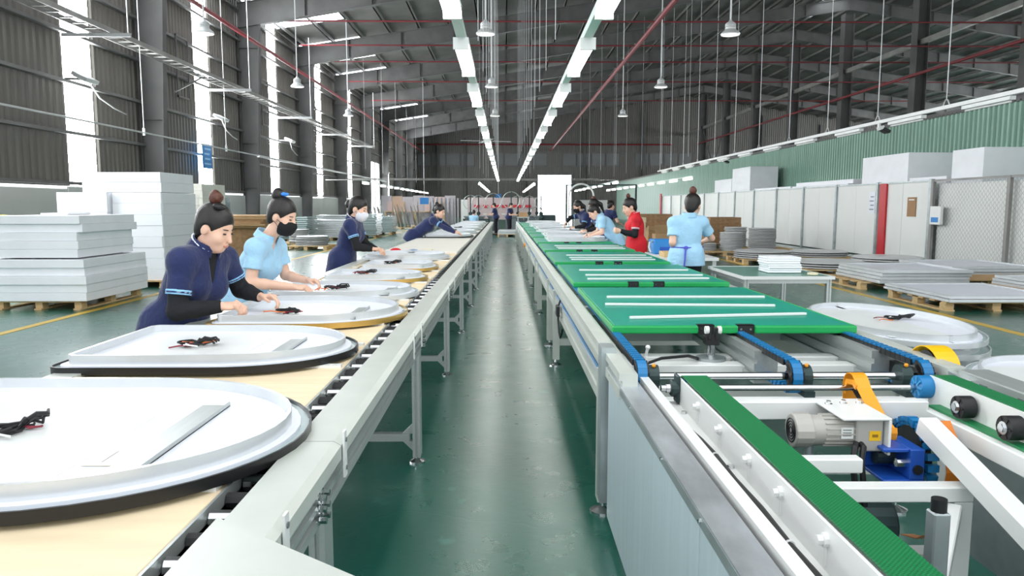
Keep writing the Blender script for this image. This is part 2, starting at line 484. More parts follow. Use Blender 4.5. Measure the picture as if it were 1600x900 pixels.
for y in FR[1:-1]:
    for (xa, xb) in ((XL + 0.15, RIDGE), (RIDGE, XR - 0.2)):
        q = MB(); N = 12
        xs = [xa + (xb - xa) * i / N for i in range(N + 1)]
        for i in range(N):
            a, b2 = xs[i], xs[i + 1]
            ta, tb = roof_z(a) - 0.2, roof_z(b2) - 0.2
            ba, bb = raf_z(a), raf_z(b2)
            q.add([(a, y - 0.012, ba), (b2, y - 0.012, bb), (b2, y - 0.012, tb), (a, y - 0.012, ta), (a, y + 0.012, ba), (b2, y + 0.012, bb), (b2, y + 0.012, tb), (a, y + 0.012, ta)],
                  [(0, 1, 2, 3), (7, 6, 5, 4), (0, 4, 5, 1), (3, 2, 6, 7)])
            q.beam((a, y, ba), (b2, y, bb), 0.26, 0.025)
            q.beam((a, y, ta - 0.02), (b2, y, tb - 0.02), 0.26, 0.025)
            q.box(b2 - 0.012, b2 + 0.012, y - 0.12, y + 0.12, bb, tb)
        q.build('rafter', m_steel, ce)
for s in strips[1:]:
    x0, x1 = XL + 0.15, XL + 3.3
    MB().add([(x0, s - 4.2, roof_z(x0) - 0.02), (x1, s - 4.2, roof_z(x1) - 0.02), (x1, s + 0.7, roof_z(x1) - 0.02), (x0, s + 0.7, roof_z(x0) - 0.02)], [(0, 3, 2, 1)]).build('roof_light_sheet', e_roof, ce)
for y in (41.5, 46.0, 50.5):
    x0, x1 = RIDGE - 1.8, RIDGE - 0.2
    MB().add([(x0, y, roof_z(x0) - 0.02), (x1, y, roof_z(x1) - 0.02), (x1, y + 2.4, roof_z(x1) - 0.02), (x0, y + 2.4, roof_z(x0) - 0.02)], [(0, 3, 2, 1)]).build('roof_light_sheet', e_roof, ce)
# ridge columns with tie beam and braces (other half of the hall)
rc = thing('wall_ridge_columns', (RIDGE, 50, 0), kind='structure')
for y in FR[1:-1]:
    MB().box(RIDGE - 0.3, RIDGE + 0.3, y - 0.012, y + 0.012, 0, 13.4).box(RIDGE - 0.31, RIDGE - 0.28, y - 0.3, y + 0.3, 0, 13.4).box(RIDGE + 0.28, RIDGE + 0.31, y - 0.3, y + 0.3, 0, 13.4).build('column', m_steel_d, rc)
MB().box(RIDGE - 0.1, RIDGE + 0.1, FR[1], FR[-1], 9.75, 10.0).build('tie_beam', m_purlin, rc)
MB().beam((RIDGE, FR[7], 1.5), (RIDGE, FR[8], 9.6), 0.1, 0.1).build('brace', m_steel, rc)
MB().beam((RIDGE, FR[8], 1.5), (RIDGE, FR[7], 9.6), 0.1, 0.1).build('brace', m_steel, rc)
wo = MB().box(XR, XR + 0.2, 0, YF, 0, 9.9).build('wall_outer', m_sheetf)
tag(wo, kind='structure')
for y in FR: MB().box(XR - 0.02, XR, y + 3, y + 6, 2.5, 9.4).build('translucent_sheet', e_strip, wo)  # glowing strips added on the unseen wall to light the outer half
# ---- right: tall green corrugated wall
wr = thing('wall_right', (12.6, 45, 0), kind='structure')
gs = corr(1.0, 0.2, 0.05, 0, 4.05, axis='y')
gs.v = [(-v[0], v[1], v[2]) for v in gs.v]
gs_me = gs.mesh('green_sheet', m_greenw)
for k in range(6, 84):
    put('wall_sheet', gs_me, wr, (12.6, k + 0.5, 0))
MB().box(12.55, 12.7, 6, 84, 4.0, 4.12).build('top_rail', m_steel_d, wr)
for y in range(8, 84, 6):
    MB().box(12.62, 12.72, y - 0.05, y + 0.05, 0, 4.0).build('post', m_steel, wr)
# ---- overhead services
def pipe(label, pts, r, mat, name='pipe', cat='pipe', n=8):
    o = MB().tube(pts, r, n).build(name, mat, smooth=True)
    return tag(o, label, cat)
pipe('long red sprinkler pipe running diagonally down the hall right of the lamps', [(5.5, 8, 8.05), (5.5, 90.4, 8.05)], 0.09, m_red)
pipe('red pipe running high along the left wall', [(-9.5, 12, 7.65), (-9.5, 90.4, 7.65)], 0.07, m_red)
pipe('dark red pipe running along the ridge columns above the green wall', [(RIDGE - 0.5, 30, 8.15), (RIDGE - 0.5, 82, 8.15)], 0.08, m_red)
pipe('horizontal red pipe across the far wall', [(-10.5, 90.1, 8.7), (20, 90.1, 8.7)], 0.09, m_red)
for i, (y, z, w) in enumerate(((31.4, 8.95, 'nearest'), (36.0, 8.95, 'second nearest'), (40.0, 8.95, 'third nearest'), (46.3, 8.95, 'fourth nearest'), (54.5, 8.95, 'farthest'))):
    pipe('thin red cross pipe under the roof, %s of the five' % w, [(-9.6, y, z), (30, y, z)], 0.035, m_red, n=6)
# cable ladder along the left wall
ct = thing('cable_ladder', (-9.7, 30, 5.6), 'pale steel cable ladder tray along the left wall', 'cable tray')
for xx in (-9.95, -9.5):
    MB().box(xx - 0.02, xx + 0.02, 8, 55, 5.6, 5.72).build('side_rail', m_purlin, ct)
rung = MB().box(-0.21, 0.21, -0.03, 0.03, 0, 0.03).mesh('rung', m_purlin)
for k in range(0, 94):
    put('rung', rung, ct, (-9.725, 8.2 + k * 0.5, 5.62))
for y in (18.6, 27.2, 35.6, 44.0, 52.5):
    MB().box(-10.7, -9.05, y - 0.04, y + 0.04, 5.52, 5.6).build('bracket', m_lampoff, ct)
    MB().tube([(-9.1, y, 5.56), (-9.1, y, 9.2)], 0.015, 5).build('hanger_rod', m_wire, ct)
for y in (24.5, 41.0):
    MB().beam((-10.6, y, 5.1), (-9.7, y, 5.55), 0.05, 0.05).build('strut', m_purlin, ct)
cw = thing('conduit_line', (-9.8, 30, 3.4), 'thin conduit hung low along the left wall with drop rods', 'conduit')
MB().tube([(-9.8, 8, 3.43), (-9.8, 30, 3.43)], 0.025, 6).build('conduit', m_lampoff, cw)
MB().box(-9.85, -9.75, 30, 62, 3.38, 3.46).build('trunking', m_lampoff, cw)
for y in (14.6, 20.6, 26.6):
    MB().tube([(-9.8, y, 3.43), (-9.8, y, 9.4)], 0.012, 5).build('hanger_rod', m_wire, cw)
    MB().cyl((-9.8, y, 3.36), (-9.8, y, 3.55), 0.035, n=8).build('clamp', m_white, cw)
# floodlights fixed to the left wall
for (y, z, w) in ((18.7, 4.55, 'in front of the nearest bright window strip'), (27.4, 4.6, 'beside the second bright window strip'), (36.0, 4.55, 'beside the third bright window strip')):
    t = thing('floodlight', (-10.5, y, z), 'flat square floodlight on the left wall ' + w, 'floodlight')
    MB().obox((-10.2, y - 0.1, z), (0, 1, 0), (0.8, 0, -0.4), (0.4, 0, 0.8), 0.28, 0.2, 0.05).build('housing', m_lampoff, t, bev=0.01)
    MB().obox((-10.22, y - 0.1, z - 0.055), (0, 1, 0), (0.8, 0, -0.4), (0.4, 0, 0.8), 0.24, 0.17, 0.008).build('lens', m_film, t)
    MB().beam((-10.75, y, z), (-10.25, y, z - 0.02), 0.05, 0.05).build('arm', m_steel, t)
    MB().tube([(-10.3, y + 0.25, z - 0.05), (-10.4, y + 0.9, z - 0.35), (-10.5, y + 1.8, z - 0.5), (-10.6, y + 2.6, z - 0.55)], 0.02, 5).build('cable', m_wire, t)
# small blue wall sign hung by the second strip
bs = thing('hanging_sign', (-10.4, 26.4, 2.6), 'small blue notice board hanging on the left wall', 'sign')
MB().box(-10.42, -10.38, 26.0, 26.75, 2.75, 3.6).build('board', m_signb, bs, bev=0.005)
for k in range(4):
    MB().box(-10.385, -10.375, 26.08 + 0.05 * (k % 2), 26.66 - 0.06 * (k % 3), 2.88 + k * 0.17, 2.94 + k * 0.17).build('board_print', m_band if False else M('pale_blue_print', (150, 200, 236), 0.5), bs)
MB().tube([(-10.4, 26.4, 3.6), (-10.4, 26.4, 4.4)], 0.012, 5).build('cord', m_wire, bs)
# ================================================================== LAMPS
def light_row(x, z, y0, y1, label):
    t = thing('light_row', (x, y0, z), label, 'line lights')
    MB().box(x - 0.035, x + 0.035, y0, y1, z + 0.04, z + 0.10).build('trunking', m_mint, t)
    hs = MB().box(-0.06, 0.06, -0.6, 0.6, 0.0, 0.04).box(-0.06, 0.06, -0.63, -0.6, -0.05, 0.04).box(-0.06, 0.06, 0.6, 0.63, -0.05, 0.04).mesh('lamp_housing', m_white)
    n = 10
    prof = [(0.058 * math.cos(math.pi * i / n), -0.05 * math.sin(math.pi * i / n)) for i in range(n + 1)]
    df = MB().extrude(prof, (0, -0.595, 0), (0, 0.595, 0), (1, 0, 0), (0, 0, 1)).mesh('lamp_diffuser', e_lamp)
    wr_ = MB().tube([(0, 0, 0.1), (0, 0, 1)], 0.006, 4).mesh('hanger_wire', m_wire)
    y = y0 + 1.0
    while y < y1 - 0.4:
        h = put('lamp_housing', hs, t, (x, y, z))
        put('lamp_diffuser', df, h, (x, y, z))
        top = roof_z(x) - 0.25 if y > 5.6 else 10.2
        put('hanger_wire', wr_, t, (x, y + 1.05, z), scale=(1, 1, top - z))
        y += 2.17
    return t
light_row(-0.34, 2.72, 1.2, 39, 'left of the two bright rows of ceiling tube lamps above the aisle')
light_row(0.645, 2.72, 1.2, 39, 'right of the two bright rows of ceiling tube lamps above the aisle')
# row of unlit white battens along the green wall
t = thing('light_row', (9.6, 20, 3.55), 'long white trunking with unlit batten lamps beside the green wall', 'line lights')
MB().box(9.56, 9.64, 7, 47, 3.55, 3.63).build('trunking', m_white, t)
bt = MB().box(-0.06, 0.06, -0.75, 0.75, -0.09, -0.02).cyl((0, -0.7, -0.12), (0, 0.7, -0.12), 0.02, n=8).mesh('batten_lamp', m_white)
k = 0
y = 9.0
rod = MB().tube([(0, 0, 0), (0, 0, 1)], 0.012, 5).mesh('hanger_rod', m_wire)
hook = MB().tube([(0.0, -0.12 + 0.24 * i / 8, 0.08 + 0.13 * math.sin(math.pi * i / 8)) for i in range(9)], 0.015, 5).mesh('hook', m_wire)
while y < 46:
    put('batten_lamp', bt, t, (9.6, y, 3.55))
    if k % 1 == 0:
        put('hanger_rod', rod, t, (9.6, y + 1.4, 3.75), scale=(1, 1, roof_z(9.6) - 0.25 - 3.75))
        put('hook', hook, t, (9.6, y + 1.4, 3.55))
    y += 3.0; k += 1
for (y, w) in ((13.4, 'nearest'), (19.3, 'second nearest'), (33.0, 'farthest')):
    f = thing('floodlight', (9.7, y, 3.4), 'small black floodlight under the white trunking by the green wall, ' + w + ' one', 'floodlight')
    MB().obox((9.75, y, 3.38), (0, 1, 0), (1, 0, -0.5), (0.5, 0, 1), 0.14, 0.1, 0.04).build('housing', m_black, f, bev=0.01)
    MB().obox((9.62, y - 0.05, 3.44), (0, 1, 0), (1, 0, 0.4), (-0.4, 0, 1), 0.07, 0.07, 0.04).build('driver_box', m_white, f)
    MB().box(9.575, 9.625, y - 0.04, y + 0.04, 3.40, 3.55).build('bracket', m_white, f)
# high-bay bell lamps
def bell(x, y, z, label):
    t = thing('pendant_lamp', (x, y, z), label, 'pendant lamp')
    prof = [(0.235, -0.02), (0.24, 0.0), (0.215, 0.035), (0.15, 0.09), (0.13, 0.11), (0.13, 0.15), (0.115, 0.16), (0.13, 0.17), (0.13, 0.23), (0.10, 0.27), (0.05, 0.3), (0.03, 0.34)]
    MB().lathe(prof, (x, y, z), 20).build('bell_shade', m_lampoff, t, smooth=True)
    MB().lathe([(0.0, -0.012), (0.2, -0.015), (0.22, -0.022), (0.0, -0.03)][::-1], (x, y, z), 20).build('lens', ME('faint_lamp_lens', (255, 255, 250), 1.2), t)
    MB().tube([(x, y, z + 0.33), (x, y, roof_z(x) - 0.25)], 0.022, 6).build('drop_rod', m_wire, t)
for i, y in enumerate((18.8, 27.0, 35.6)):
    w = ('nearest', 'middle', 'farthest')[i]
    bell(-7.35, y, 5.66, 'grey bell-shaped high-bay lamp near the left wall, %s of the three' % w)
    bell(-0.47, y, 5.66, 'grey bell-shaped high-bay lamp between the tube lamp rows, %s of the three' % w)
    bell(5.55, y, 5.66, 'grey bell-shaped high-bay lamp beside the red diagonal pipe, %s of the three' % w)
# ceiling fan far away
cf = thing('ceiling_fan', (-1.5, 60, 6.4), 'white ceiling fan with four blades far down the hall', 'fan')
MB().cyl((-1.5, 60, 6.5), (-1.5, 60, 6.8), 0.2, n=14).build('motor', m_lampoff, cf)
MB().tube([(-1.5, 60, 6.8), (-1.5, 60, roof_z(-1.5) - 0.25)], 0.03, 6).build('rod', m_steel, cf)
for a in (15, 105, 195, 285):
    d = V3((math.cos(R(a)), math.sin(R(a)), 0))
    MB().obox(V3((-1.5, 60, 6.55)) + d * 1.1, d, d.cross(V3((0, 0, 1))), (0, 0, 1), 0.95, 0.13, 0.012).build('blade', m_lampoff, cf)

# ================================================================== LEFT CONVEYOR
lc = thing('roller_conveyor', (-1.1, 15, 0), 'long aluminium roller conveyor on the left carrying the mirrors', 'conveyor')
Y0, Y1 = 0.5, 30.0
prof = [(-0.585, 0.755), (-0.47, 0.755), (-0.455, 0.77), (-0.455, 0.808), (-0.475, 0.82), (-0.585, 0.82)]
for (a, b2) in ((Y0, 2.0), (2.005, 5.3), (5.305, 8.6), (8.605, 12), (12.005, 18), (18.005, 24), (24.005, Y1)):
    MB().extrude(prof, (0, a, 0), (0, b2, 0), (1, 0, 0), (0, 0, 1)).build('side_rail', m_alu_w, lc)
g = [(-0.56, 0.655), (-0.475, 0.655), (-0.475, 0.678), (-0.49, 0.681), (-0.49, 0.695), (-0.475, 0.698), (-0.475, 0.715), (-0.49, 0.718), (-0.49, 0.732), (-0.475, 0.735), (-0.475, 0.755), (-0.56, 0.755)]
MB().extrude(g, (0, Y0, 0), (0, Y1, 0), (1, 0, 0), (0, 0, 1)).build('lower_profile', m_alu, lc)
MB().extrude([(-1.78 + (-0.455 - u), w) for (u, w) in prof][::-1], (0, Y0, 0), (0, Y1, 0), (1, 0, 0), (0, 0, 1)).build('side_rail', m_alu_w, lc)
MB().box(-1.75, -1.67, Y0, Y1, 0.655, 0.755).build('lower_profile', m_alu, lc)
MB().box(-1.66, -0.66, Y0, Y1, 0.745, 0.77).build('slider_bed', m_alu_d, lc)
MB().box(-0.66, -0.585, Y0, Y1, 0.725, 0.75).build('roller_channel', m_black, lc)
MB().box(-0.667, -0.66, Y0, Y1, 0.75, 0.803).build('channel_lip', m_alu, lc)
rl = MB().cyl((-0.031, 0, 0), (0.031, 0, 0), 0.021, n=10).cyl((-0.036, 0, 0), (0.036, 0, 0), 0.008, n=6).mesh('roller', [m_chrome])
rb = MB().cyl((-0.034, 0, 0), (0.034, 0, 0), 0.019, n=8).mesh('roller_black', [m_black])
for k in range(262):
    put('roller', rl if k % 2 == 0 else rb, lc, (-0.6225, 1.15 + k * 0.11, 0.776))
foot_me = MB().lathe([(0.045, 0), (0.045, 0.008), (0.02, 0.02), (0.012, 0.025), (0.012, 0.06)], (0, 0, 0), 12).mesh('levelling_foot', m_chrome)
legp = [(-0.022, -0.045), (-0.006, -0.045), (-0.004, -0.036), (0.004, -0.036), (0.006, -0.045), (0.022, -0.045), (0.022, 0.045), (-0.022, 0.045)]
leg_me = MB().extrude(legp, (0, 0, 0.04), (0, 0, 0.655), (1, 0, 0), (0, 1, 0)).mesh('leg', m_alu)
bar_me = MB().box(-0.56, 0.56, -0.022, 0.022, -0.022, 0.022).box(-0.56, 0.56, -0.024, -0.022, -0.008, 0.008).mesh('crossbar', m_alu)
gus = MB().prism([(0, 0), (0.06, 0), (0, 0.06)], -0.015, 0.015)
gus.v = [(v[0], v[2], v[1]) for v in gus.v]
gus_me = gus.mesh('gusset', m_alu)
legs_y = [1.95 + 2.2 * i for i in range(13)]
for y in legs_y:
    for x in (-0.505, -1.71):
        lg = put('leg', leg_me, lc, (x, y, 0))
        put('levelling_foot', foot_me, lg, (x, y, 0))
    put('crossbar', bar_me, lc, (-1.1075, y, 0.15))
    put('crossbar', bar_me, lc, (-1.1075, y, 0.56))
    for z in (0.172, 0.128):
        put('gusset', gus_me, lc, (-0.527, y, z), rot=(0 if z > 0.15 else math.pi, 0, math.pi))
# slotted brackets and bolts on the aisle face of the rail
brk = MB().box(-0.452, -0.446, -0.014, 0.014, -0.075, 0.055)
brk = brk.mat(1).cyl((-0.4455, 0, 0.03), (-0.443, 0, 0.03), 0.007, n=8).cyl((-0.4455, 0, -0.05), (-0.443, 0, -0.05), 0.007, n=8).mesh('slotted_bracket', [m_white, m_alu_d])
bol = MB()
for dy in (-0.018, 0.018):
    for dz in (0, 0.03, 0.06):
        bol.cyl((-0.475, dy, dz), (-0.452, dy, dz), 0.009, n=6).cyl((-0.476, dy, dz), (-0.47, dy, dz), 0.013, n=8)
bol_me = bol.mesh('bolt_cluster', m_chrome)
for y in (1.46, 2.02, 3.62, 3.95, 5.9, 6.6, 8.2, 8.9, 10.5, 11.1):
    put('slotted_bracket', brk, lc, (0, y, 0.79))
for y in (1.83, 4.15, 6.35, 8.55, 10.75):
    put('bolt_cluster', bol_me, lc, (0, y, 0.675))
# grey end cover nearest the camera
q = MB().prism([(-0.57, 0.45), (-0.12, 0.45), (-0.12, 1.08), (-0.243, 1.172), (-0.57, 1.415)], 0.822, 0.86)
q.build('end_cover', m_alu_w, lc, bev=0.004)
MB().box(-0.45, -0.16, 0.5, 0.95, 0.1, 0.822).build('end_cabinet', m_alu_w, lc)
# plywood working top in loose sheets
names = ['under the nearest black-framed mirror', 'under the second black-framed mirror', 'between the two women at the left', 'in front of the masked woman in navy', 'next to the white boards']
ys = [0.5, 2.75, 4.95, 7.1, 8.8, 10.4]
for i in range(5):
    o = MB().box(-1.72, -0.672, ys[i], ys[i + 1] - 0.004, 0.77, 0.80).build('plywood_sheet', m_ply, bev=0.002)
    tag(o, 'bare plywood sheet on the left conveyor ' + names[i], 'plywood', 'plywood sheets on the left conveyor')
m_wb = M('cream_white_board', (236, 232, 222), 0.45, 0, 0.02, 2)
for i, (a, b2, w) in enumerate(((10.405, 12.6, 'nearer'), (12.605, 14.78, 'farther'))):
    tag(MB().box(-1.72, -0.672, a, b2, 0.77, 0.825).build('white_board', m_wb, bev=0.003), 'blank white board lying on the left conveyor before the bending woman, %s one' % w, 'board', 'white boards on the left conveyor')
ye = 14.8
for i, w in enumerate(('first', 'second', 'third', 'fourth', 'fifth', 'last')):
    tag(MB().box(-1.72, -0.672, ye, ye + 2.5, 0.77, 0.80).build('pale_sheet', m_wb), 'pale bed sheet on the far stretch of the left conveyor, %s past the bending woman' % w, 'board', 'far bed sheets of the left conveyor')
    ye += 2.505

# ================================================================== MIRRORS
def arch(x0, x1, y0, y1, ins=0.0, a=None, rc=0.07, n=22, both=False):
    """outline: flat end with rounded corners at x0, half ellipse at x1"""
    x0 += ins; x1 -= ins; y0 += ins; y1 -= ins
    b = (y1 - y0) / 2; cy = (y0 + y1) / 2
    a = (a or b) - ins * 0.5
    a = min(a, (x1 - x0) * 0.72)
    P = []
    for i in range(n + 1):
        t = -math.pi / 2 + math.pi * i / n
        P.append((x1 - a + a * math.cos(t), cy + b * math.sin(t)))
    if both:
        for i in range(n + 1):
            t = math.pi / 2 + math.pi * i / n
            P.append((x0 + a + a * math.cos(t), cy + b * math.sin(t)))
        return P
    rc = max(0.02, rc - ins * 0.5)
    for (cx, cyy, t0) in ((x0 + rc, y1 - rc, math.pi / 2), (x0 + rc, y0 + rc, math.pi)):
        for i in range(7):
            t = t0 + math.pi / 2 * i / 6
            P.append((cx + rc * math.cos(t), cyy + rc * math.sin(t)))
    return P
def coil(c, L, ang, r=0.0045, loops=3, seed=0):
    """a tied bundle of flex lying on a panel"""
    rn = random.Random(seed); pts = []
    ca, sa = math.cos(ang), math.sin(ang)
    for k in range(loops):
        for i in range(16):
            t = 2 * math.pi * i / 16
            u = L * (0.5 + 0.08 * k) * math.sin(t); v = L * 0.27 * math.sin(2 * t) + rn.uniform(-0.006, 0.006)
            z = 0.008 + 0.006 * k + (0.02 if i in (5, 6, 7) else 0) + rn.uniform(0, 0.006)
            pts.append((c[0] + ca * u - sa * v, c[1] + sa * u + ca * v, c[2] + z))
    return pts
m_copper = M('orange_copper_wire', (220, 120, 70), 0.4, 0.2, 0.1, 10)
m_redw = M('dark_red_wire', (130, 30, 50), 0.5, 0, 0.1, 10)
m_tape = M('yellow_tape', (236, 228, 196), 0.4, 0, 0.05, 6)
def mirror(x0, x1, y0, y1, z, fm, label, a=None, wire=None, bracket=None, detail=2, both=False, group=None, fw=0.03):
    t = thing('led_mirror', ((x0 + x1) / 2, (y0 + y1) / 2, z), label, 'mirror', group)
    O = arch(x0, x1, y0, y1, 0, a, both=both); I = arch(x0, x1, y0, y1, 0.006, a, both=both)
    MB().ring(O, I, z, z + fw).build('frame', fm, t, smooth=True)
    MB().prism(I, z + 0.004, z + 0.02).build('glass', m_glass, t)
    O2 = arch(x0, x1, y0, y1, 0.055, a, both=both); I2 = arch(x0, x1, y0, y1, 0.068, a, both=both)
    MB().ring(O2, I2, z + 0.02, z + 0.068).build('raised_rim', m_rim, t, smooth=True)
    if detail > 1:
        O3 = arch(x0, x1, y0, y1, 0.03, a, both=both); I3 = arch(x0, x1, y0, y1, 0.055, a, both=both)
        MB().ring(O3, I3, z + 0.02, z + 0.03).build('light_strip', m_tray, t, smooth=True)
    MB().prism(I2, z + 0.02, z + 0.036).build('back_panel', m_tray, t)
    zp = z + 0.036
    if bracket:
        (bx, by0, by1, w) = bracket
        MB().box(bx - w / 2, bx + w / 2, by0, by1, zp, zp + 0.003).box(bx + w / 2 - 0.003, bx + w / 2, by0, by1, zp, zp + 0.014).build('mounting_strip', m_alu, t)
    if detail > 1:
        fx0, fx1 = x0 + 0.2, x0 + (x1 - x0) * 0.62
        MB().box(fx0, fx1, y0 + 0.2, y1 - 0.22, zp, zp + 0.0015).build('clear_film', m_film, t)
    if wire:
        (wx, wy, L, ang, sd) = wire
        MB().tube(coil((wx, wy, zp), L, ang, seed=sd), 0.0045, 5).build('flex_bundle', m_black, t, smooth=True)
        if detail > 1:
            MB().cyl((wx - 0.01, wy, zp + 0.005), (wx + 0.01, wy + 0.006, zp + 0.032), 0.011, n=8).build('cable_tie', m_black, t)
            rn = random.Random(sd)
            for (mm, nm) in ((m_copper, 'copper_wire'), (m_redw, 'red_wire'), (m_white, 'white_wire'), (m_black, 'black_wire')):
                px, py = wx - L * 0.7 + rn.uniform(-.06, .06), wy + rn.uniform(-.1, .02)
                MB().tube([(px + rn.uniform(-.04, .04) + 0.025 * i, py + rn.uniform(-.02, .02), zp + 0.006 + rn.uniform(0, .018)) for i in range(5)], 0.0035, 5).build(nm, mm, t, smooth=True)
    return t
ZM = 0.812
mt1 = mirror(-1.82, -0.556, 1.46, 2.58, ZM, m_blackg, 'nearest arched mirror, black-framed, white back panel, silver strip in front', a=0.62, wire=(-1.34, 2.02, 0.11, 1.2, 1), bracket=(-0.90, 1.68, 2.27, 0.085))
MB().box(-1.02, -0.945, 1.73, 1.86, ZM + 0.0375, ZM + 0.0383).build('paper_label', m_tape, mt1)
MB().box(-0.982, -0.978, 1.755, 1.835, ZM + 0.0383, ZM + 0.0386).build('label_print', m_alu_d, mt1)
mirror(-1.80, -0.665, 2.85, 3.72, ZM, m_blackg, 'second arched mirror from the camera, black-framed with copper wires', a=0.5, wire=(-1.36, 3.26, 0.13, 0.15, 2), bracket=(-0.96, 3.02, 3.42, 0.075))
mirror(-1.62, -0.587, 3.92, 4.92, ZM, m_gold, 'gold-framed arched mirror in front of the woman in navy with hair clip', a=0.5, wire=(-1.25, 4.25, 0.12, -0.5, 3), bracket=(-0.86, 4.05, 4.5, 0.07))
mirror(-1.70, -0.64, 5.02, 5.92, ZM, m_rim, 'silver-edged arched mirror in front of the woman in light blue with black mask', a=0.5, wire=(-1.25, 5.5, 0.14, 0.1, 4), bracket=(-0.85, 5.15, 5.6, 0.07))
mirror(-1.60, -0.69, 6.25, 7.02, ZM, m_gold, 'gold-framed arched mirror just past the woman in light blue', a=0.42, wire=(-1.26, 6.75, 0.14, 0.2, 5), bracket=(-0.9, 6.35, 6.75, 0.07))
mirror(-1.50, -0.70, 7.4, 8.2, ZM, m_gold, 'slim gold-framed mirror beside the woman in navy with white mask', a=0.2, wire=(-1.2, 7.95, 0.14, 0.0, 6), bracket=(-0.95, 7.5, 7.9, 0.25))
mirror(-1.78, -0.70, 8.75, 9.95, ZM, m_rim, 'oval silver-edged mirror before the woman in navy with white mask', a=0.55, both=True)
yy = 14.95
for i, (fm, w) in enumerate(((m_blackg, 'black-framed mirror lying under the hands of the bending woman'), (m_rim, 'first silver mirror beyond the bending woman on the left conveyor'), (m_rim, 'second silver mirror beyond the bending woman on the left conveyor'), (m_rim, 'third silver mirror beyond the bending woman on the left conveyor'), (m_rim, 'fourth silver mirror beyond the bending woman on the left conveyor'), (m_rim, 'farthest silver mirror at the end of the left conveyor'))):
    mirror(-1.68, -0.66, yy, yy + 1.5, ZM, fm, w, a=0.4, detail=1, wire=(-1.3, yy + 0.9, 0.18, 0.1, 20 + i) if i in (1, 2) else None)
    yy += 2.4
# white spacer bars the mirrors lie on
sb_me = MB().box(-0.52, 0.52, -0.018, 0.018, 0, 0.012).mesh('spacer_bar', m_white)
for i, (y0, y1, nm) in enumerate(((1.46, 2.58, 'nearest black-framed mirror'), (2.85, 3.72, 'second black-framed mirror'), (3.92, 4.92, 'gold-framed mirror by the woman with hair clip'), (5.02, 5.92, 'silver-edged mirror by the woman in black mask'), (6.25, 7.02, 'gold-framed mirror past the woman in light blue'), (7.4, 8.2, 'slim gold-framed mirror'), (8.75, 9.95, 'oval silver-edged mirror'))):
    for (f, w) in ((0.22, 'nearer'), (0.78, 'farther')):
        tag(put('spacer_bar', sb_me, None, (-1.20, y0 + (y1 - y0) * f, 0.80)), '%s white spacer bar under the %s' % (w, nm), 'bar', 'spacer bars under the mirrors')

# ================================================================== RIGHT CONVEYOR
rcv = thing('chain_conveyor', (1.2, 16, 0), 'long chain conveyor on the right carrying green carrier boards', 'conveyor')
Y0, Y1 = 3.3, 31.0
rp = [(0.455, 0.70), (0.53, 0.70), (0.53, 0.80), (0.515, 0.805), (0.455, 0.805), (0.455, 0.775), (0.468, 0.772), (0.468, 0.745), (0.455, 0.742)]
MB().extrude(rp, (0, 2.9, 0), (0, Y1, 0), (1, 0, 0), (0, 0, 1)).build('side_rail', m_alu_w, rcv)
MB().extrude([(2.36 - u, w) for (u, w) in rp][::-1], (0, 3.0, 0), (0, Y1, 0), (1, 0, 0), (0, 0, 1)).build('side_rail', m_alu_w, rcv)
mp_ = [(1.165, 0.64), (1.275, 0.64), (1.275, 0.795), (1.165, 0.795), (1.165, 0.76), (1.178, 0.757), (1.178, 0.735), (1.165, 0.732), (1.165, 0.70), (1.178, 0.697), (1.178, 0.68), (1.165, 0.677)]
MB().extrude(mp_, (0, 3.4, 0), (0, Y1, 0), (1, 0, 0), (0, 0, 1)).build('centre_rail', m_alu, rcv)
MB().extrude([(u + 0.55, w) for (u, w) in mp_], (0, 3.4, 0), (0, Y1, 0), (1, 0, 0), (0, 0, 1)).build('inner_rail', m_alu, rcv)
# black strip painting in the shaded gap, blue return chain and lower beam on the aisle side
MB().box(0.475, 0.52, 3.5, Y1, 0.66, 0.70).build('gap_shade_strip', m_black, rcv)
MB().box(0.47, 0.50, 3.5, Y1, 0.645, 0.665).build('return_chain', m_blue, rcv)
MB().extrude([(0.455, 0.52), (0.53, 0.52), (0.53, 0.645), (0.455, 0.645), (0.455, 0.60), (0.465, 0.597), (0.465, 0.575), (0.455, 0.572)], (0, 3.45, 0), (0, Y1, 0), (1, 0, 0), (0, 0, 1)).build('lower_beam', m_alu_w, rcv)
MB().box(1.83, 1.90, 3.45, Y1, 0.52, 0.645).build('lower_beam', m_alu_w, rcv)
leg2 = MB().box(-0.03, 0.03, -0.045, 0.045, 0.06, 0.70).mesh('leg', m_alu_w)
bar2 = MB().box(-0.69, 0.69, -0.03, 0.03, -0.03, 0.03).mesh('crossbar', m_alu_w)
ft2 = MB().lathe([(0.06, 0), (0.06, 0.008), (0.03, 0.02), (0.012, 0.028), (0.012, 0.07)], (0, 0, 0), 14).mesh('levelling_foot', m_chrome)
for i in range(9):
    y = 3.45 + 3.3 * i
    for x in (0.47, 1.89):
        lg = put('leg', leg2, rcv, (x, y, 0)); put('levelling_foot', ft2, lg, (x, y, 0))
    put('crossbar', bar2, rcv, (1.18, y, 0.22))
    put('crossbar', bar2, rcv, (1.18, y, 0.58))
    # short doubled post beside each leg further down the line
    if i > 0:
        lg = put('leg', leg2, rcv, (0.47, y + 1.0, 0)); put('levelling_foot', ft2, lg, (0.47, y + 1.0, 0))
MB().box(0.437, 0.50, 3.30, 3.42, 0.1, 0.83).build('end_plate', m_galv, rcv)
for y in (3.62, 3.82, 4.6, 5.7):
    MB().box(0.60, 1.84, y - 0.05, y + 0.05, 0.63, 0.69).build('cross_beam', m_white, rcv, bev=0.003)
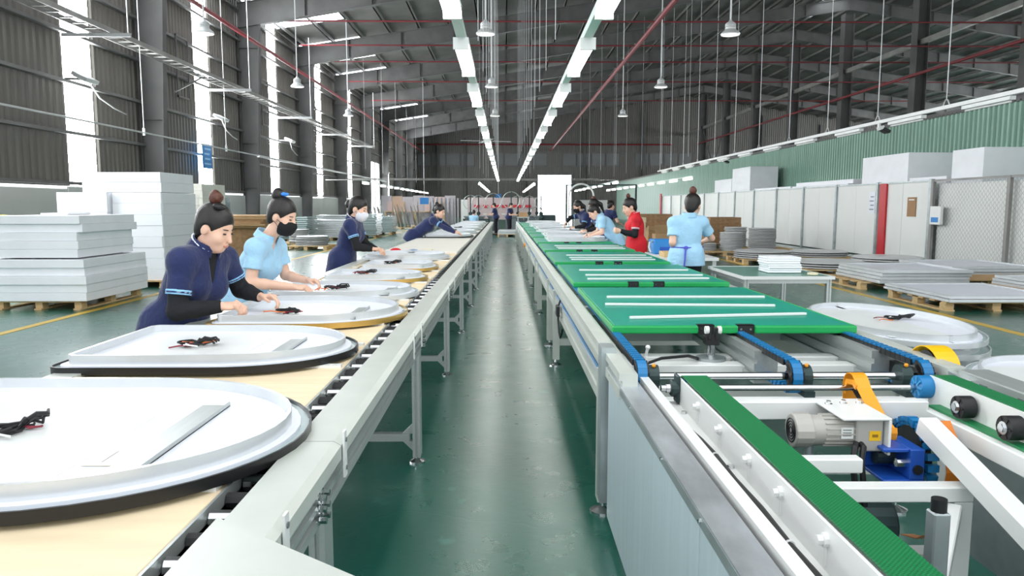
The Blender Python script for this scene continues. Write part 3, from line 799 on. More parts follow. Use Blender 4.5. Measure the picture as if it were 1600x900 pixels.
# black looped cable and button box on the second leg
MB().tube([(0.45, 6.0, 0.70), (0.435, 5.98, 0.66), (0.43, 5.95, 0.55), (0.435, 5.9, 0.45), (0.44, 5.85, 0.42), (0.445, 5.78, 0.46), (0.45, 5.76, 0.5)], 0.008, 6).build('cable_loop', m_black, rcv, smooth=True)
MB().box(0.415, 0.44, 5.9, 6.05, 0.58, 0.66).build('switch_box', m_black, rcv)
MB().cyl((0.405, 16.0, 0.62), (0.44, 16.0, 0.62), 0.05, n=10).build('orange_button', m_orange, rcv)
# blue plastic chains carried on the rails (flat runs under the boards, links at the near end)
lk = MB().box(-0.02, 0.02, -0.0125, 0.0125, 0.0, 0.018).box(-0.016, 0.016, -0.009, 0.009, -0.012, 0.002).mesh('chain_link', m_blue)
lk2 = MB().extrude([(-0.028, -0.014), (0.028, -0.014), (0.028, 0.011), (0.0215, 0.011), (0.0215, -0.008), (-0.0215, -0.008), (-0.0215, 0.011), (-0.028, 0.011)], (0, -0.0195, 0), (0, 0.0195, 0), (1, 0, 0), (0, 0, 1)).mesh('chain_plate', m_chain)
for x in (0.575, 1.225, 1.775):
    MB().box(x - 0.018, x + 0.018, 4.2, Y1, 0.797, 0.806).build('chain_run', m_blue, rcv)
    for k in range(26):
        yy = 4.18 - k * 0.042; zz = 0.80
        put('chain_link', lk, rcv, (x, yy, zz)); put('chain_plate', lk2, rcv, (x, yy + 0.02, zz))
    # around the sprocket
    for k in range(1, 8):
        a = k * math.pi / 9
        yy = 3.10 - 0.055 * math.sin(a); zz = 0.745 + 0.055 * math.cos(a)
        put('chain_link', lk, rcv, (x, yy, zz), rot=(a, 0, 0)); put('chain_plate', lk2, rcv, (x, yy, zz), rot=(a + 0.2, 0, 0))
    for k in range(10):
        put('chain_link', lk, rcv, (x, 3.12 + k * 0.042, 0.688), rot=(math.pi, 0, 0))
# stop post between the first board and the transfer unit
st = MB().cyl((1.045, 3.70, 0.69), (1.045, 3.70, 0.705), 0.075, n=20).build('stop_base', m_galv, rcv, smooth=True)
MB().cyl((1.045, 3.70, 0.705), (1.045, 3.70, 0.79), 0.02, n=12).build('stop_rod', m_chrome, rcv, smooth=True)
MB().box(1.01, 1.08, 3.67, 3.73, 0.77, 0.815).box(1.02, 1.035, 3.66, 3.7, 0.80, 0.86).box(1.055, 1.07, 3.66, 3.7, 0.80, 0.86).build('stop_head', m_black, rcv, bev=0.003)
for x in (1.014, 1.076):
    MB().cyl((x - 0.009, 3.675, 0.848), (x + 0.009, 3.675, 0.848), 0.02, n=12).build('stop_roller', m_white, rcv, smooth=True)
MB().tube([(0.62, 3.42, 0.715), (0.75, 3.5, 0.74), (0.9, 3.58, 0.735), (0.975, 3.68, 0.70)], 0.008, 6).build('air_hose', m_black, rcv, smooth=True)
MB().cyl((0.665, 3.45, 0.70), (0.665, 3.45, 0.76), 0.012, n=8).cyl((0.665, 3.45, 0.76), (0.672, 3.44, 0.80), 0.007, n=8).sphere((0.673, 3.44, 0.805), 0.012, 8).build('sensor', [m_white], rcv, smooth=True)

# ---- green carrier boards
def carrier(y0, y1, label, x0=0.555, x1=1.83):
    z0, z1 = 0.812, 0.848
    t = thing('carrier_board', ((x0 + x1) / 2, (y0 + y1) / 2, z0), label, 'board', 'green carrier boards on the right conveyor')
    MB().box(x0 + 0.015, x1 - 0.015, y0 + 0.03, y1 - 0.015, z0, z1).build('deck', m_greenb, t, bev=0.004)
    for (a, b2) in ((x0, 1.003), (1.09, 1.21), (1.30, x1)):
        MB().box(a, b2, y0, y0 + 0.03, z0 - 0.004, z1 + 0.001).build('front_edge', m_greene, t, bev=0.008, seg=2)
    MB().box(x0, x0 + 0.015, y0 + 0.03, y1, z0 - 0.002, z1 + 0.001).build('side_edge', m_greene, t, bev=0.004)
    MB().box(x1 - 0.015, x1, y0 + 0.03, y1, z0 - 0.002, z1 + 0.001).build('side_edge', m_greene, t, bev=0.004)
    for (a, b2) in ((1.003, 1.09), (1.21, 1.30)):
        q = MB().box(a, b2, y0 + 0.022, y0 + 0.032, z0 - 0.012, z1 + 0.002).box(a, b2, y0 + 0.022, y0 + 0.06, z1 - 0.001, z1 + 0.003)
        q.mat(1)
        for x in (a + 0.02, b2 - 0.02): q.cyl((x, y0 + 0.0225, 0.828), (x, y0 + 0.018, 0.828), 0.006, n=8)
        q.build('notch_plate', [m_black, m_chrome], t)
    return t
bw = ['nearest green carrier board, at the front of the right conveyor', 'second green carrier board from the camera', 'third green carrier board from the camera', 'fourth green carrier board from the camera, before the woman in red', 'fifth green carrier board, beside the leaning woman in light blue', 'sixth green carrier board along the right conveyor', 'seventh green carrier board along the right conveyor', 'eighth green carrier board along the right conveyor', 'ninth green carrier board along the right conveyor', 'tenth green carrier board along the right conveyor', 'farthest green carrier board along the right conveyor']
for i in range(11):
    y0 = 3.79 + 2.2 * i
    carrier(y0, y0 + 1.85, bw[i])
barpos = [[(0.687, 1.755, 4.97, 4.97), (0.626, 1.666, 4.6, 4.53), (0.688, 1.716, 4.04, 4.18)],
          [(0.709, 1.75, 7.07, 7.06), (0.714, 1.752, 6.56, 6.54), (0.693, 1.729, 6.21, 6.25)],
          [(0.76, 1.751, 9.2, 9.19), (0.761, 1.741, 8.78, 8.77), (0.756, 1.716, 8.46, 8.45)],
          [(0.76, 1.75, 11.4, 11.38), (0.76, 1.74, 10.95, 10.94), (0.76, 1.72, 10.62, 10.6)]]
for i, bl in enumerate(barpos):
    for j, (xa, xb, ya, yb) in enumerate(bl):
        w = ('farthest', 'middle', 'nearest')[j]
        o = MB().beam((xa, ya, 0.856), (xb, yb, 0.856), 0.026, 0.014).build('white_bar', m_white, bev=0.002)
        tag(o, 'white plastic bar on the %s green board, %s of its three bars' % (('nearest', 'second', 'third', 'fourth')[i], w), 'bar', 'white bars on the green boards')
for i in range(4, 11):
    y0 = 3.79 + 2.2 * i
    nm = ('fifth', 'sixth', 'seventh', 'eighth', 'ninth', 'tenth', 'farthest')[i - 4]
    mirror(0.75 + 0.05 * (i % 2), 1.86, y0 + 0.15, y0 + 1.6, 0.85, m_rim, 'silver mirror with white back lying on the %s green board' % nm, a=0.45, detail=1, both=(i % 3 == 0), group='mirrors on the right conveyor')
# ================================================================== TRANSFER UNIT (front right)
tu = thing('belt_transfer_unit', (1.15, 2.0, 0), 'white steel belt transfer unit with green belts, motor and orange guards', 'machine')
# --- left side covers
for (a, b2) in ((0.4, 1.686), (1.69, 3.25)):
    MB().box(0.463, 0.469, a, b2, 0.06, 0.722).build('side_cover', m_filmpanel, tu)
MB().box(0.459, 0.545, 0.4, 3.26, 0.745, 0.751).build('cover_flange', m_galv_m, tu)
MB().box(0.458, 0.463, 0.4, 3.26, 0.718, 0.746).build('cover_edge', m_galv, tu)
scr = MB().cyl((0.453, 0, 0), (0.459, 0, 0), 0.006, n=8).mesh('cover_screw', m_chrome)
for y in (3.18, 2.65, 2.1, 1.67, 1.2):
    put('cover_screw', scr, tu, (0, y, 0.732))
MB().box(0.468, 0.60, 0.4, 3.26, 0.66, 0.745 - 0.03).build('slot_shade_fill', m_black, tu)  # black filler paints the shade in the gap beside the flange
MB().box(0.562, 0.598, 0.4, 3.05, 0.752, 0.759).build('angle_strip', m_white, tu)
MB().box(0.562, 0.566, 0.4, 3.05, 0.72, 0.752).build('angle_strip_leg', m_white, tu)
pts = [(0.612, 2.62, 0.70), (0.628, 2.5, 0.704), (0.64, 2.35, 0.706), (0.645, 2.2, 0.706), (0.641, 2.0, 0.706), (0.647, 1.8, 0.706), (0.642, 1.6, 0.706), (0.647, 1.4, 0.706), (0.642, 1.2, 0.706), (0.647, 0.9, 0.706), (0.644, 0.5, 0.706)]
cbl = MB().tube(pts, [0.004] + [0.0095] * 10, 8).build('black_cable', m_black, tu, smooth=True)
for y in (2.2, 1.6, 1.2):
    MB().cyl((0.644, y - 0.004, 0.706), (0.644, y + 0.004, 0.706), 0.0115, n=10).build('cable_tie', m_white, cbl)
# --- left belt beam: C channel
MB().box(0.612, 0.69, 0.4, 2.86, 0.688, 0.696).build('beam_flange', m_white, tu)
MB().box(0.682, 0.69, 0.4, 2.93, 0.66, 0.800).build('beam_web', m_white, tu, bev=0.002)
bolt = MB().cyl((0.660, 0, 0), (0.672, 0, 0), 0.011, n=6).cyl((0.672, 0, 0), (0.682, 0, 0), 0.016, n=10).mesh('hex_bolt', m_white)
bnut = MB().cyl((0, 0, 0.696), (0, 0, 0.706), 0.011, n=6).mesh('flange_nut', m_chrome)
drip = MB().cyl((0.681, 0, -0.05), (0.681, 0, 0.0), 0.004, n=6).mesh('paint_run', m_white)
for y in (2.55, 2.28, 2.0, 1.76, 1.5, 1.26, 1.02):
    bb = put('hex_bolt', bolt, tu, (0, y, 0.765)); put('paint_run', drip, bb, (0, y, 0.757))
for y in (2.12, 1.42, 2.7): put('flange_nut', bnut, tu, (0.668, y, 0))
def belt_mat():
    m = bpy.data.materials.new('green_cross_ribbed_belt'); m.use_nodes = True
    nt = m.node_tree; b = nt.nodes['Principled BSDF']; L = nt.links.new
    tc = nt.nodes.new('ShaderNodeTexCoord'); br = nt.nodes.new('ShaderNodeTexChecker')
    br.inputs['Scale'].default_value = 190
    br.inputs[1].default_value = [lin(6), lin(128), lin(70), 1]; br.inputs[2].default_value = [lin(4), lin(96), lin(52), 1]
    L(tc.outputs['Object'], br.inputs['Vector']); L(br.outputs[0], b.inputs['Base Color'])
    bp = nt.nodes.new('ShaderNodeBump'); bp.inputs['Strength'].default_value = 0.6; bp.inputs['Distance'].default_value = 0.003
    L(br.outputs['Fac'], bp.inputs['Height']); L(bp.outputs[0], b.inputs['Normal'])
    b.inputs['Roughness'].default_value = 0.5
    return m
m_belt2 = belt_mat()
def belt(x0, x1, ya, yb, zc, r, name='belt'):
    """closed belt loop round end pulleys at ya and yb"""
    O = []; I = []; n = 10
    for (yc, t0) in ((yb, -math.pi / 2), (ya, math.pi / 2)):
        for i in range(n + 1):
            t = t0 + math.pi * i / n
            O.append((yc + r * math.cos(t), zc + r * math.sin(t))); I.append((yc + (r - 0.006) * math.cos(t), zc + (r - 0.006) * math.sin(t)))
    q = MB().ring(O, I, x0, x1)
    q.v = [(v[2], v[0], v[1]) for v in q.v]
    return q.build(name, m_belt2, tu)
belt(0.693, 0.79, 0.2, 2.84, 0.758, 0.05)
MB().box(0.70, 0.785, 0.4, 2.80, 0.735, 0.79).build('belt_bed', m_white, tu)
MB().box(0.79, 0.80, 0.4, 2.86, 0.66, 0.785).build('beam_web', m_white, tu)
for (x0, x1) in ((0.695, 0.788),):
    MB().cyl((x0, 2.84, 0.758), (x1, 2.84, 0.758), 0.042, n=16).build('end_pulley', m_blue, tu, smooth=True)
# flange bearing on the beam end
q = MB().cyl((0.648, 2.85, 0.757), (0.682, 2.85, 0.757), 0.034, n=14).box(0.668, 0.682, 2.82, 2.88, 0.70, 0.812)
q.build('flange_bearing', m_iron, tu, bev=0.005)
MB().cyl((0.612, 2.85, 0.757), (0.65, 2.85, 0.757), 0.014, n=12).cyl((0.632, 2.85, 0.757), (0.65, 2.85, 0.757), 0.02, n=10).build('shaft_end', m_chrome, tu, smooth=True)
# --- shafts
MB().cyl((0.60, 3.10, 0.745), (1.80, 3.10, 0.745), 0.0175, n=18).build('drive_shaft', m_chrome, tu, smooth=True)
MB().cyl((0.64, 2.85, 0.757), (1.68, 2.85, 0.757), 0.0125, n=16).build('belt_shaft', m_chrome, tu, smooth=True)
pb = MB().cyl((-0.022, 0, 0), (0.022, 0, 0), 0.05, n=18).box(-0.022, 0.022, -0.075, 0.075, -0.075, -0.05).box(-0.02, 0.02, -0.045, 0.045, -0.05, 0).mesh('pillow_bearing', m_iron, smooth=False)
grs = MB().sphere((0, 0, 0), 0.009, 8).mesh('grease_nipple', m_orange)
spr = MB()
P = []
for i in range(28):
    t = 2 * math.pi * i / 28
    r = 0.046 if i % 2 else 0.038
    P.append((r * math.cos(t), r * math.sin(t)))
spr.extrude(P, (-0.012, 0, 0), (0.012, 0, 0), (0, 1, 0), (0, 0, 1))
spr_me = spr.mesh('sprocket', m_chain)
for x in (0.628, 1.275, 1.70):
    p_ = put('pillow_bearing', pb, tu, (x, 3.10, 0.745)); put('grease_nipple', grs, p_, (x, 3.075, 0.797))
for x in (0.575, 1.225, 1.775):
    put('sprocket', spr_me, tu, (x, 3.10, 0.745))
# --- frame: white square tubes
def tube4(p0, p1, w=0.06, h=0.07, name='frame_tube', mt=None):
    return MB().beam(p0, p1, w, h).build(name, mt or m_white, tu, bev=0.004)
tube4((0.70, 2.745, 0.70), (1.60, 2.745, 0.70), 0.05, 0.07)
tube4((0.60, 3.02, 0.64), (1.90, 3.02, 0.64), 0.06, 0.06)
tube4((0.60, 2.42, 0.60), (1.20, 2.42, 0.60), 0.05, 0.05)
tube4((0.60, 2.30, 0.55), (1.50, 2.30, 0.55), 0.06, 0.05)
tube4((1.62, 2.80, 0.67), (1.62, 0.6, 0.67), 0.06, 0.065)
tube4((1.475, 2.52, 0.705), (1.475, 1.55, 0.43), 0.065, 0.065, 'diagonal_brace')
tube4((0.85, 1.5, 0.12), (1.44, 2.28, 0.50), 0.05, 0.05, 'diagonal_brace')
tube4((1.02, 1.55, 0.50), (1.7, 1.40, 0.44), 0.06, 0.07)
tube4((0.62, 1.0, 0.60), (1.8, 1.0, 0.60), 0.06, 0.06)
for (x, y) in ((0.52, 3.0), (0.52, 0.6), (1.86, 3.0), (1.86, 0.6)):
    MB().box(x - 0.03, x + 0.03, y - 0.03, y + 0.03, 0.0, 0.66).build('frame_leg', m_white, tu, bev=0.003)
MB().box(1.44, 1.50, 2.272, 2.328, 0.0, 0.524).build('frame_leg', m_white, tu, bev=0.003)
MB().box(0.60, 0.64, 2.28, 2.34, 0.0, 0.55).build('frame_leg', m_galv, tu)
MB().box(1.14, 1.185, 1.88, 1.925, 0.0, 0.655).build('square_post', m_galv, tu, bev=0.004)
MB().cyl((1.1625, 1.9025, 0.655), (1.1625, 1.9025, 0.69), 0.02, n=14).build('post_cap', m_black, tu, smooth=True)
# inside of the right hand cover
MB().box(1.895, 1.905, 0.5, 2.95, 0.05, 0.72).build('side_cover', m_galv, tu)
MB().box(1.80, 1.84, 2.24, 2.28, 0.05, 0.72).build('cover_stiffener', m_galv, tu)
MB().box(1.86, 1.885, 1.6, 1.62, 0.05, 0.70).build('cover_stiffener', m_galv, tu)
MB().box(1.44, 1.60, 1.46, 1.60, 0.585, 0.655).build('terminal_box', m_white, tu, bev=0.004)
MB().cyl((1.50, 1.46, 0.62), (1.50, 1.43, 0.62), 0.018, n=10).build('cable_gland', m_copper, tu)
# --- right belt with wheels
MB().box(1.665, 1.673, 0.6, 2.84, 0.69, 0.808).build('beam_web', m_white, tu)
belt(1.675, 1.75, 0.4, 2.82, 0.762, 0.05)
MB().box(1.62, 1.665, 0.6, 2.76, 0.704, 0.712).build('lower_belt_run', m_belt, tu)
q = MB().cyl((1.615, 2.84, 0.762), (1.664, 2.84, 0.762), 0.045, n=20).build('idler_pulley', m_blue, tu, smooth=True)
sp = MB()
for a in range(0, 360, 45):
    d = (0, math.cos(R(a)), math.sin(R(a)))
    sp.beam((1.613, 2.84 + d[1] * 0.014, 0.762 + d[2] * 0.014), (1.613, 2.84 + d[1] * 0.04, 0.762 + d[2] * 0.04), 0.006, 0.005, up=(1, 0, 0))
sp.build('pulley_spokes', M('pale_blue_plastic', (70, 150, 200), 0.35, 0, 0.05, 8), q)
for (y) in (2.56, 2.31, 2.06, 1.81):
    w = MB().cyl((1.605, y, 0.758), (1.655, y, 0.758), 0.04, n=20).build('support_wheel', m_black, tu, smooth=True)
    MB().cyl((1.592, y, 0.758), (1.606, y, 0.758), 0.015, n=6).cyl((1.600, y, 0.758), (1.606, y, 0.758), 0.022, n=12).build('wheel_bolt', m_chrome, w)
    for a in range(0, 360, 60):
        MB().beam((1.604, y + 0.02 * math.cos(R(a)), 0.758 + 0.02 * math.sin(R(a))), (1.604, y + 0.036 * math.cos(R(a)), 0.758 + 0.036 * math.sin(R(a))), 0.005, 0.004, up=(1, 0, 0)).build('wheel_spoke', m_chain, w)
# --- gear motor
gm = MB().cyl((1.0600, 2.5800, 0.6700), (1.2400, 2.5800, 0.6700), 0.054, n=24).build('gear_motor', m_motor, tu, smooth=True)
for a in range(-60, 241, 20):
    dy, dz = math.cos(R(a)), math.sin(R(a))
    MB().beam((1.13, 2.58 + dy * 0.056, 0.67 + dz * 0.056), (1.24, 2.58 + dy * 0.056, 0.67 + dz * 0.056), 0.005, 0.006, up=(0, dy, dz)).build('cooling_fin', m_motor, gm)
q = MB()
P = []
for i in range(16):
    t = 2 * math.pi * (i + 0.5) / 16
    c_, s_ = math.cos(t), math.sin(t)
    k = 0.062 / max(abs(c_), abs(s_), 0.75 * (abs(c_) + abs(s_)))
    P.append((k * c_, k * s_))
MB().extrude(P, (1.0250, 2.5800, 0.6700), (1.0900, 2.5800, 0.6700), (0, 1, 0), (0, 0, 1)).build('fan_cover', m_motor, gm, bev=0.006, seg=2)
for r in (0.012, 0.022, 0.032, 0.042):
    MB().tube([(1.0245, 2.58 + r * math.cos(2 * math.pi * i / 20), 0.67 + r * math.sin(2 * math.pi * i / 20)) for i in range(20)], 0.0028, 5, closed=True).build('grille_ring', m_black, gm)
MB().box(1.2300, 1.3250, 2.5150, 2.6450, 0.6100, 0.7270).build('gearbox', m_motor, gm, bev=0.005)
MB().box(1.2750, 1.3150, 2.5135, 2.5150, 0.6500, 0.6850).build('yellow_sticker', m_yellow, gm)
MB().box(1.2850, 1.3050, 2.5125, 2.5135, 0.6630, 0.6730).build('sticker_symbol', M('dark_yellow_print', (150, 110, 10), 0.5), gm)
MB().box(1.1800, 1.2220, 2.5220, 2.5260, 0.6550, 0.6950).build('name_plate', m_white, gm)
for i in range(3):
    MB().box(1.185, 1.215, 2.5205, 2.522, 0.665 + i * 0.01, 0.668 + i * 0.01).build('plate_print', m_alu_d, gm)
MB().box(1.1700, 1.3400, 2.4900, 2.7180, 0.7290, 0.7370).box(1.3300, 1.3400, 2.4900, 2.6900, 0.6050, 0.7290).build('motor_mount', m_white, tu, bev=0.002)
for (x, y) in ((1.20, 2.68), (1.26, 2.69), (1.32, 2.69)):
    MB().cyl((x, y, 0.737), (x, y, 0.75), 0.009, n=6).cyl((x, y, 0.737), (x, y, 0.74), 0.014, n=10).build('mount_bolt', m_chrome, tu)
MB().cyl((1.1000, 2.6000, 0.2750), (1.1000, 2.6000, 0.6150), 0.016, n=12).build('motor_prop', m_galv, tu, smooth=True)
for i, dx in enumerate((0, 0.03)):
    MB().tube([(1.24 + dx * 0.3, 2.53, 0.64), (1.215 + dx, 2.49, 0.635), (1.20 + dx, 2.47, 0.595), (1.205 + dx, 2.46, 0.525), (1.215 + dx, 2.46, 0.43), (1.21 + dx, 2.46, 0.3), (1.21 + dx, 2.48, 0.1)], 0.0105, 8).build('motor_cable', m_black, tu, smooth=True)
# --- orange chain guard over the small sprockets
def band(x0, x1, path, th, name, mt):
    """strip of sheet of width x0..x1 following a path in the YZ plane"""
    q = MB(); n = len(path)
    vs = []
    for i, (y, z) in enumerate(path):
        a = path[max(0, i - 1)]; b2 = path[min(n - 1, i + 1)]
        d = V3((0, b2[0] - a[0], b2[1] - a[1])).normalized(); nn = V3((0, -d.z, d.y)) * th
        vs += [(x0, y, z), (x1, y, z), (x1, y + nn.y, z + nn.z), (x0, y + nn.y, z + nn.z)]
    fs = []
    for i in range(n - 1):
        for j in range(4):
            fs.append((i * 4 + j, i * 4 + (j + 1) % 4, i * 4 + 4 + (j + 1) % 4, i * 4 + 4 + j))
    fs += [(3, 2, 1, 0), tuple((n - 1) * 4 + j for j in range(4))]
    q.add(vs, fs)
    return q.build(name, mt, tu)
path = [(2.885, 0.70)] + [(2.835 + 0.055 * math.cos(R(a)), 0.765 + 0.055 * math.sin(R(a))) for a in range(-10, 150, 20)] + [(2.77, 0.775), (2.66, 0.705), (2.585, 0.675)] + [(2.61 + 0.045 * math.cos(R(a)), 0.66 + 0.045 * math.sin(R(a))) for a in (155, 180, 205)] + [(2.575, 0.625)]
band(1.347, 1.402, path, 0.003, 'chain_guard', m_orange)
band(1.343, 1.349, [(2.875, 0.735), (2.86, 0.79), (2.80, 0.80), (2.77, 0.785)], 0.02, 'guard_cheek', m_orange)
dl = MB().cyl((-0.006, 0, 0), (0.006, 0, 0), 0.009, n=8).box(-0.009, -0.006, -0.013, 0.013, -0.006, 0.006).box(0.006, 0.009, -0.013, 0.013, -0.006, 0.006).mesh('drive_chain_link', m_chain)
for k in range(16):
    f = k / 15
    put('drive_chain_link', dl, tu, (1.375, 2.83 + (2.60 - 2.83) * f, 0.745 + (0.63 - 0.745) * f), rot=(0.55, 0, 0))
# --- blue bearing bracket
q = MB().box(1.305, 1.445, 2.46, 2.62, 0.515, 0.528).box(1.305, 1.445, 2.605, 2.62, 0.528, 0.635).box(1.395, 1.445, 2.46, 2.605, 0.528, 0.635).box(1.305, 1.395, 2.47, 2.605, 0.622, 0.635).build('bearing_bracket', m_bluebrk, tu, bev=0.003)
MB().cyl((1.33, 2.58, 0.575), (1.395, 2.58, 0.575), 0.03, n=14).build('bearing_insert', m_iron, q)
MB().cyl((1.36, 2.49, 0.58), (1.395, 2.49, 0.58), 0.016, n=6).build('bracket_bolt', m_chrome, q)
MB().cyl((1.42, 2.452, 0.565), (1.42, 2.461, 0.565), 0.017, n=14).build('bracket_hole', m_black, q)
# --- vertical chain wheel with blue links and its lower guard
MB().cyl((1.475, 2.62, 0.56), (1.50, 2.62, 0.56), 0.11, n=28).build('chain_wheel', m_chain, tu, smooth=True)
for k in range(22):
    a = 2 * math.pi * k / 22
    put('chain_link', lk, tu, (1.487, 2.62 + 0.125 * math.cos(a), 0.56 + 0.125 * math.sin(a)), rot=(a - math.pi / 2, 0, 0))
band(1.51, 1.56, [(2.52, 0.72), (2.46, 0.66), (2.44, 0.56), (2.46, 0.44), (2.5, 0.32), (2.6, 0.25), (2.7, 0.22)], 0.003, 'lower_guard', M('orange_painted_guard', (214, 120, 26), 0.4, 0, 0.1, 4))
# --- right end: chain housing, yellow guard and silver box
sp_ = [(3.62, 0.80), (3.3, 0.805), (3.05, 0.795), (2.88, 0.775)]
q = MB()
for i in range(3):
    (ya, za), (yb, zb) = sp_[i], sp_[i + 1]
    q.add([(1.835, ya, za - 0.10), (1.835, yb, zb - 0.10), (1.835, yb, zb), (1.835, ya, za), (1.862, ya, za - 0.10), (1.862, yb, zb - 0.10), (1.862, yb, zb), (1.862, ya, za)],
          [(0, 1, 2, 3), (7, 6, 5, 4), (3, 2, 6, 7), (0, 4, 5, 1), (0, 3, 7, 4), (1, 5, 6, 2)])
q.build('curved_side_plate', m_alu, tu)
MB().box(1.80, 1.835, 2.9, 3.4, 0.62, 0.75).build('chain_housing', m_black, tu)
band(1.88, 1.975, [(3.42, 0.76)] + [(3.26 + 0.13 * math.cos(R(a)), 0.735 + 0.11 * math.sin(R(a))) for a in range(30, 181, 15)] + [(3.12, 0.66), (3.12, 0.58)], 0.004, 'yellow_chain_guard', m_yellow)
MB().cyl((1.89, 3.26, 0.735), (1.96, 3.26, 0.735), 0.09, n=20).build('guarded_sprocket', m_chain, tu)
MB().box(1.862, 1.99, 1.6, 2.98, 0.715, 0.80).build('silver_cover', m_alu, tu, bev=0.005)
for y in (2.93, 2.82, 2.6, 2.4):
    MB().box(1.859, 1.863, y - 0.03, y + 0.015, 0.73, 0.775).build('cover_slot', m_alu_d, tu)
# dark machinery lower inside
MB().box(1.0, 1.35, 2.36, 2.75, 0.12, 0.30).cyl((1.05, 2.5, 0.36), (1.35, 2.5, 0.36), 0.09, n=18).build('lower_gearbox', m_iron, tu, bev=0.01)
MB().box(0.7, 1.7, 2.7, 2.78, 0.06, 0.14).build('floor_tube', m_white, tu)
# loose mirror panel waiting under the conveyor end
# ================================================================== PEOPLE (distance-field bodies, one continuous surface each)
class Field:
    def __init__(s, lo, hi, h):
        s.lo = np.array(lo, float); s.h = h
        n = np.ceil((np.array(hi) - s.lo) / h).astype(int) + 1
        s.n = n
        s.ax = [(s.lo[i] + h * np.arange(n[i])).astype(np.float32) for i in range(3)]
        s.D = np.full(tuple(n), 0.5, np.float32)
    def sl(s, lo, hi):
        a = np.clip(np.floor((np.array(lo) - s.lo) / s.h).astype(int), 0, s.n)
        b = np.clip(np.ceil((np.array(hi) - s.lo) / s.h).astype(int) + 1, 0, s.n)
        return tuple(slice(a[i], b[i]) for i in range(3))
    def pts(s, S):
        return s.ax[0][S[0]][:, None, None], s.ax[1][S[1]][None, :, None], s.ax[2][S[2]][None, None, :]
    def op(s, prim, k=0.02, mode='add'):
        fn, lo, hi = prim
        m = max(0.05, k * 1.5)
        S = s.sl(np.array(lo) - m, np.array(hi) + m)
        if any(q.stop <= q.start for q in S): return
        d = fn(*s.pts(S)); A = s.D[S]
        if mode == 'add':
            if k > 0:
                hh = np.clip(0.5 + 0.5 * (A - d) / k, 0, 1)
                s.D[S] = A * (1 - hh) + d * hh - k * hh * (1 - hh)
            else: s.D[S] = np.minimum(A, d)
        else:
            if k > 0:
                d = -d
                hh = np.clip(0.5 - 0.5 * (A - d) / k, 0, 1)
                s.D[S] = A * (1 - hh) + d * hh + k * hh * (1 - hh)
            else: s.D[S] = np.maximum(A, -d)
    def cut(s, p, n):
        n = np.array(n, float); n /= np.linalg.norm(n)
        x, y, z = s.ax[0][:, None, None], s.ax[1][None, :, None], s.ax[2][None, None, :]
        s.D = np.maximum(s.D, ((x - p[0]) * n[0] + (y - p[1]) * n[1] + (z - p[2]) * n[2]).astype(np.float32))
    def net(s):
        D = s.D; D[0] = D[-1] = 1; D[:, 0] = D[:, -1] = 1; D[:, :, 0] = D[:, :, -1] = 1
        S = D < 0
        c = np.zeros(tuple(s.n - 1), np.int8)
        for i in (0, 1):
            for j in (0, 1):
                for k in (0, 1):
                    c += S[i:i + s.n[0] - 1, j:j + s.n[1] - 1, k:k + s.n[2] - 1]
        act = (c > 0) & (c < 8)
        ii = np.argwhere(act); idx = np.full(c.shape, -1, np.int32); idx[act] = np.arange(len(ii))
        pos = np.zeros((len(ii), 3)); cnt = np.zeros(len(ii))
        cor = [(0, 0, 0), (1, 0, 0), (0, 1, 0), (1, 1, 0), (0, 0, 1), (1, 0, 1), (0, 1, 1), (1, 1, 1)]
        vals = [D[ii[:, 0] + a, ii[:, 1] + b, ii[:, 2] + d] for (a, b, d) in cor]
        for a in range(8):
            for b in range(a + 1, 8):
                df = np.array(cor[b]) - np.array(cor[a])
                if abs(df).sum() != 1: continue
                va, vb = vals[a], vals[b]
                mk = (va < 0) != (vb < 0)
                t = np.where(mk, va / np.where(mk, va - vb, 1), 0)
                pos += mk[:, None] * (np.array(cor[a]) + t[:, None] * df); cnt += mk
        v = s.lo + s.h * (ii + pos / cnt[:, None])
        quads = []
        for ax in range(3):
            o = [q for q in range(3) if q != ax]
            sa = [slice(1, -1)] * 3; sb = [slice(1, -1)] * 3
            sa[ax] = slice(0, -1); sb[ax] = slice(1, None)
            A = S[tuple(sa)]; B = S[tuple(sb)]
            e = np.argwhere(A != B)
            if not len(e): continue
            fl_ = A[e[:, 0], e[:, 1], e[:, 2]]
            p = e + 1; p[:, ax] -= 1
            def cell(du, dv):
                q = p.copy(); q[:, o[0]] += du; q[:, o[1]] += dv
                return idx[q[:, 0], q[:, 1], q[:, 2]]
            Q = np.stack([cell(-1, -1), cell(0, -1), cell(0, 0), cell(-1, 0)], 1)
            flip = fl_ if ax != 1 else ~fl_
            Q[~flip] = Q[~flip][:, ::-1]
            quads.append(Q)
        return v, np.concatenate(quads)
A_ = lambda p: np.array(p, float)
def nrm(v):
    v = A_(v); return v / np.linalg.norm(v)
def cone(a, b, ra, rb=None, cut0=False, cut1=False):
    rb = ra if rb is None else rb
    a = A_(a); b = A_(b); ba = b - a; l2 = ba.dot(ba); u = ba / math.sqrt(l2)
    def fn(x, y, z):
        px, py, pz = x - a[0], y - a[1], z - a[2]
        w = px * ba[0] + py * ba[1] + pz * ba[2]
        t = np.clip(w / l2, 0, 1)
        d = np.sqrt((px - t * ba[0]) ** 2 + (py - t * ba[1]) ** 2 + (pz - t * ba[2]) ** 2) - (ra + (rb - ra) * t)
        q = w / math.sqrt(l2)
        if cut1: d = np.maximum(d, q - math.sqrt(l2))
        if cut0: d = np.maximum(d, -q)
        return d.astype(np.float32)
    r = max(ra, rb)
    return fn, np.minimum(a, b) - r, np.maximum(a, b) + r
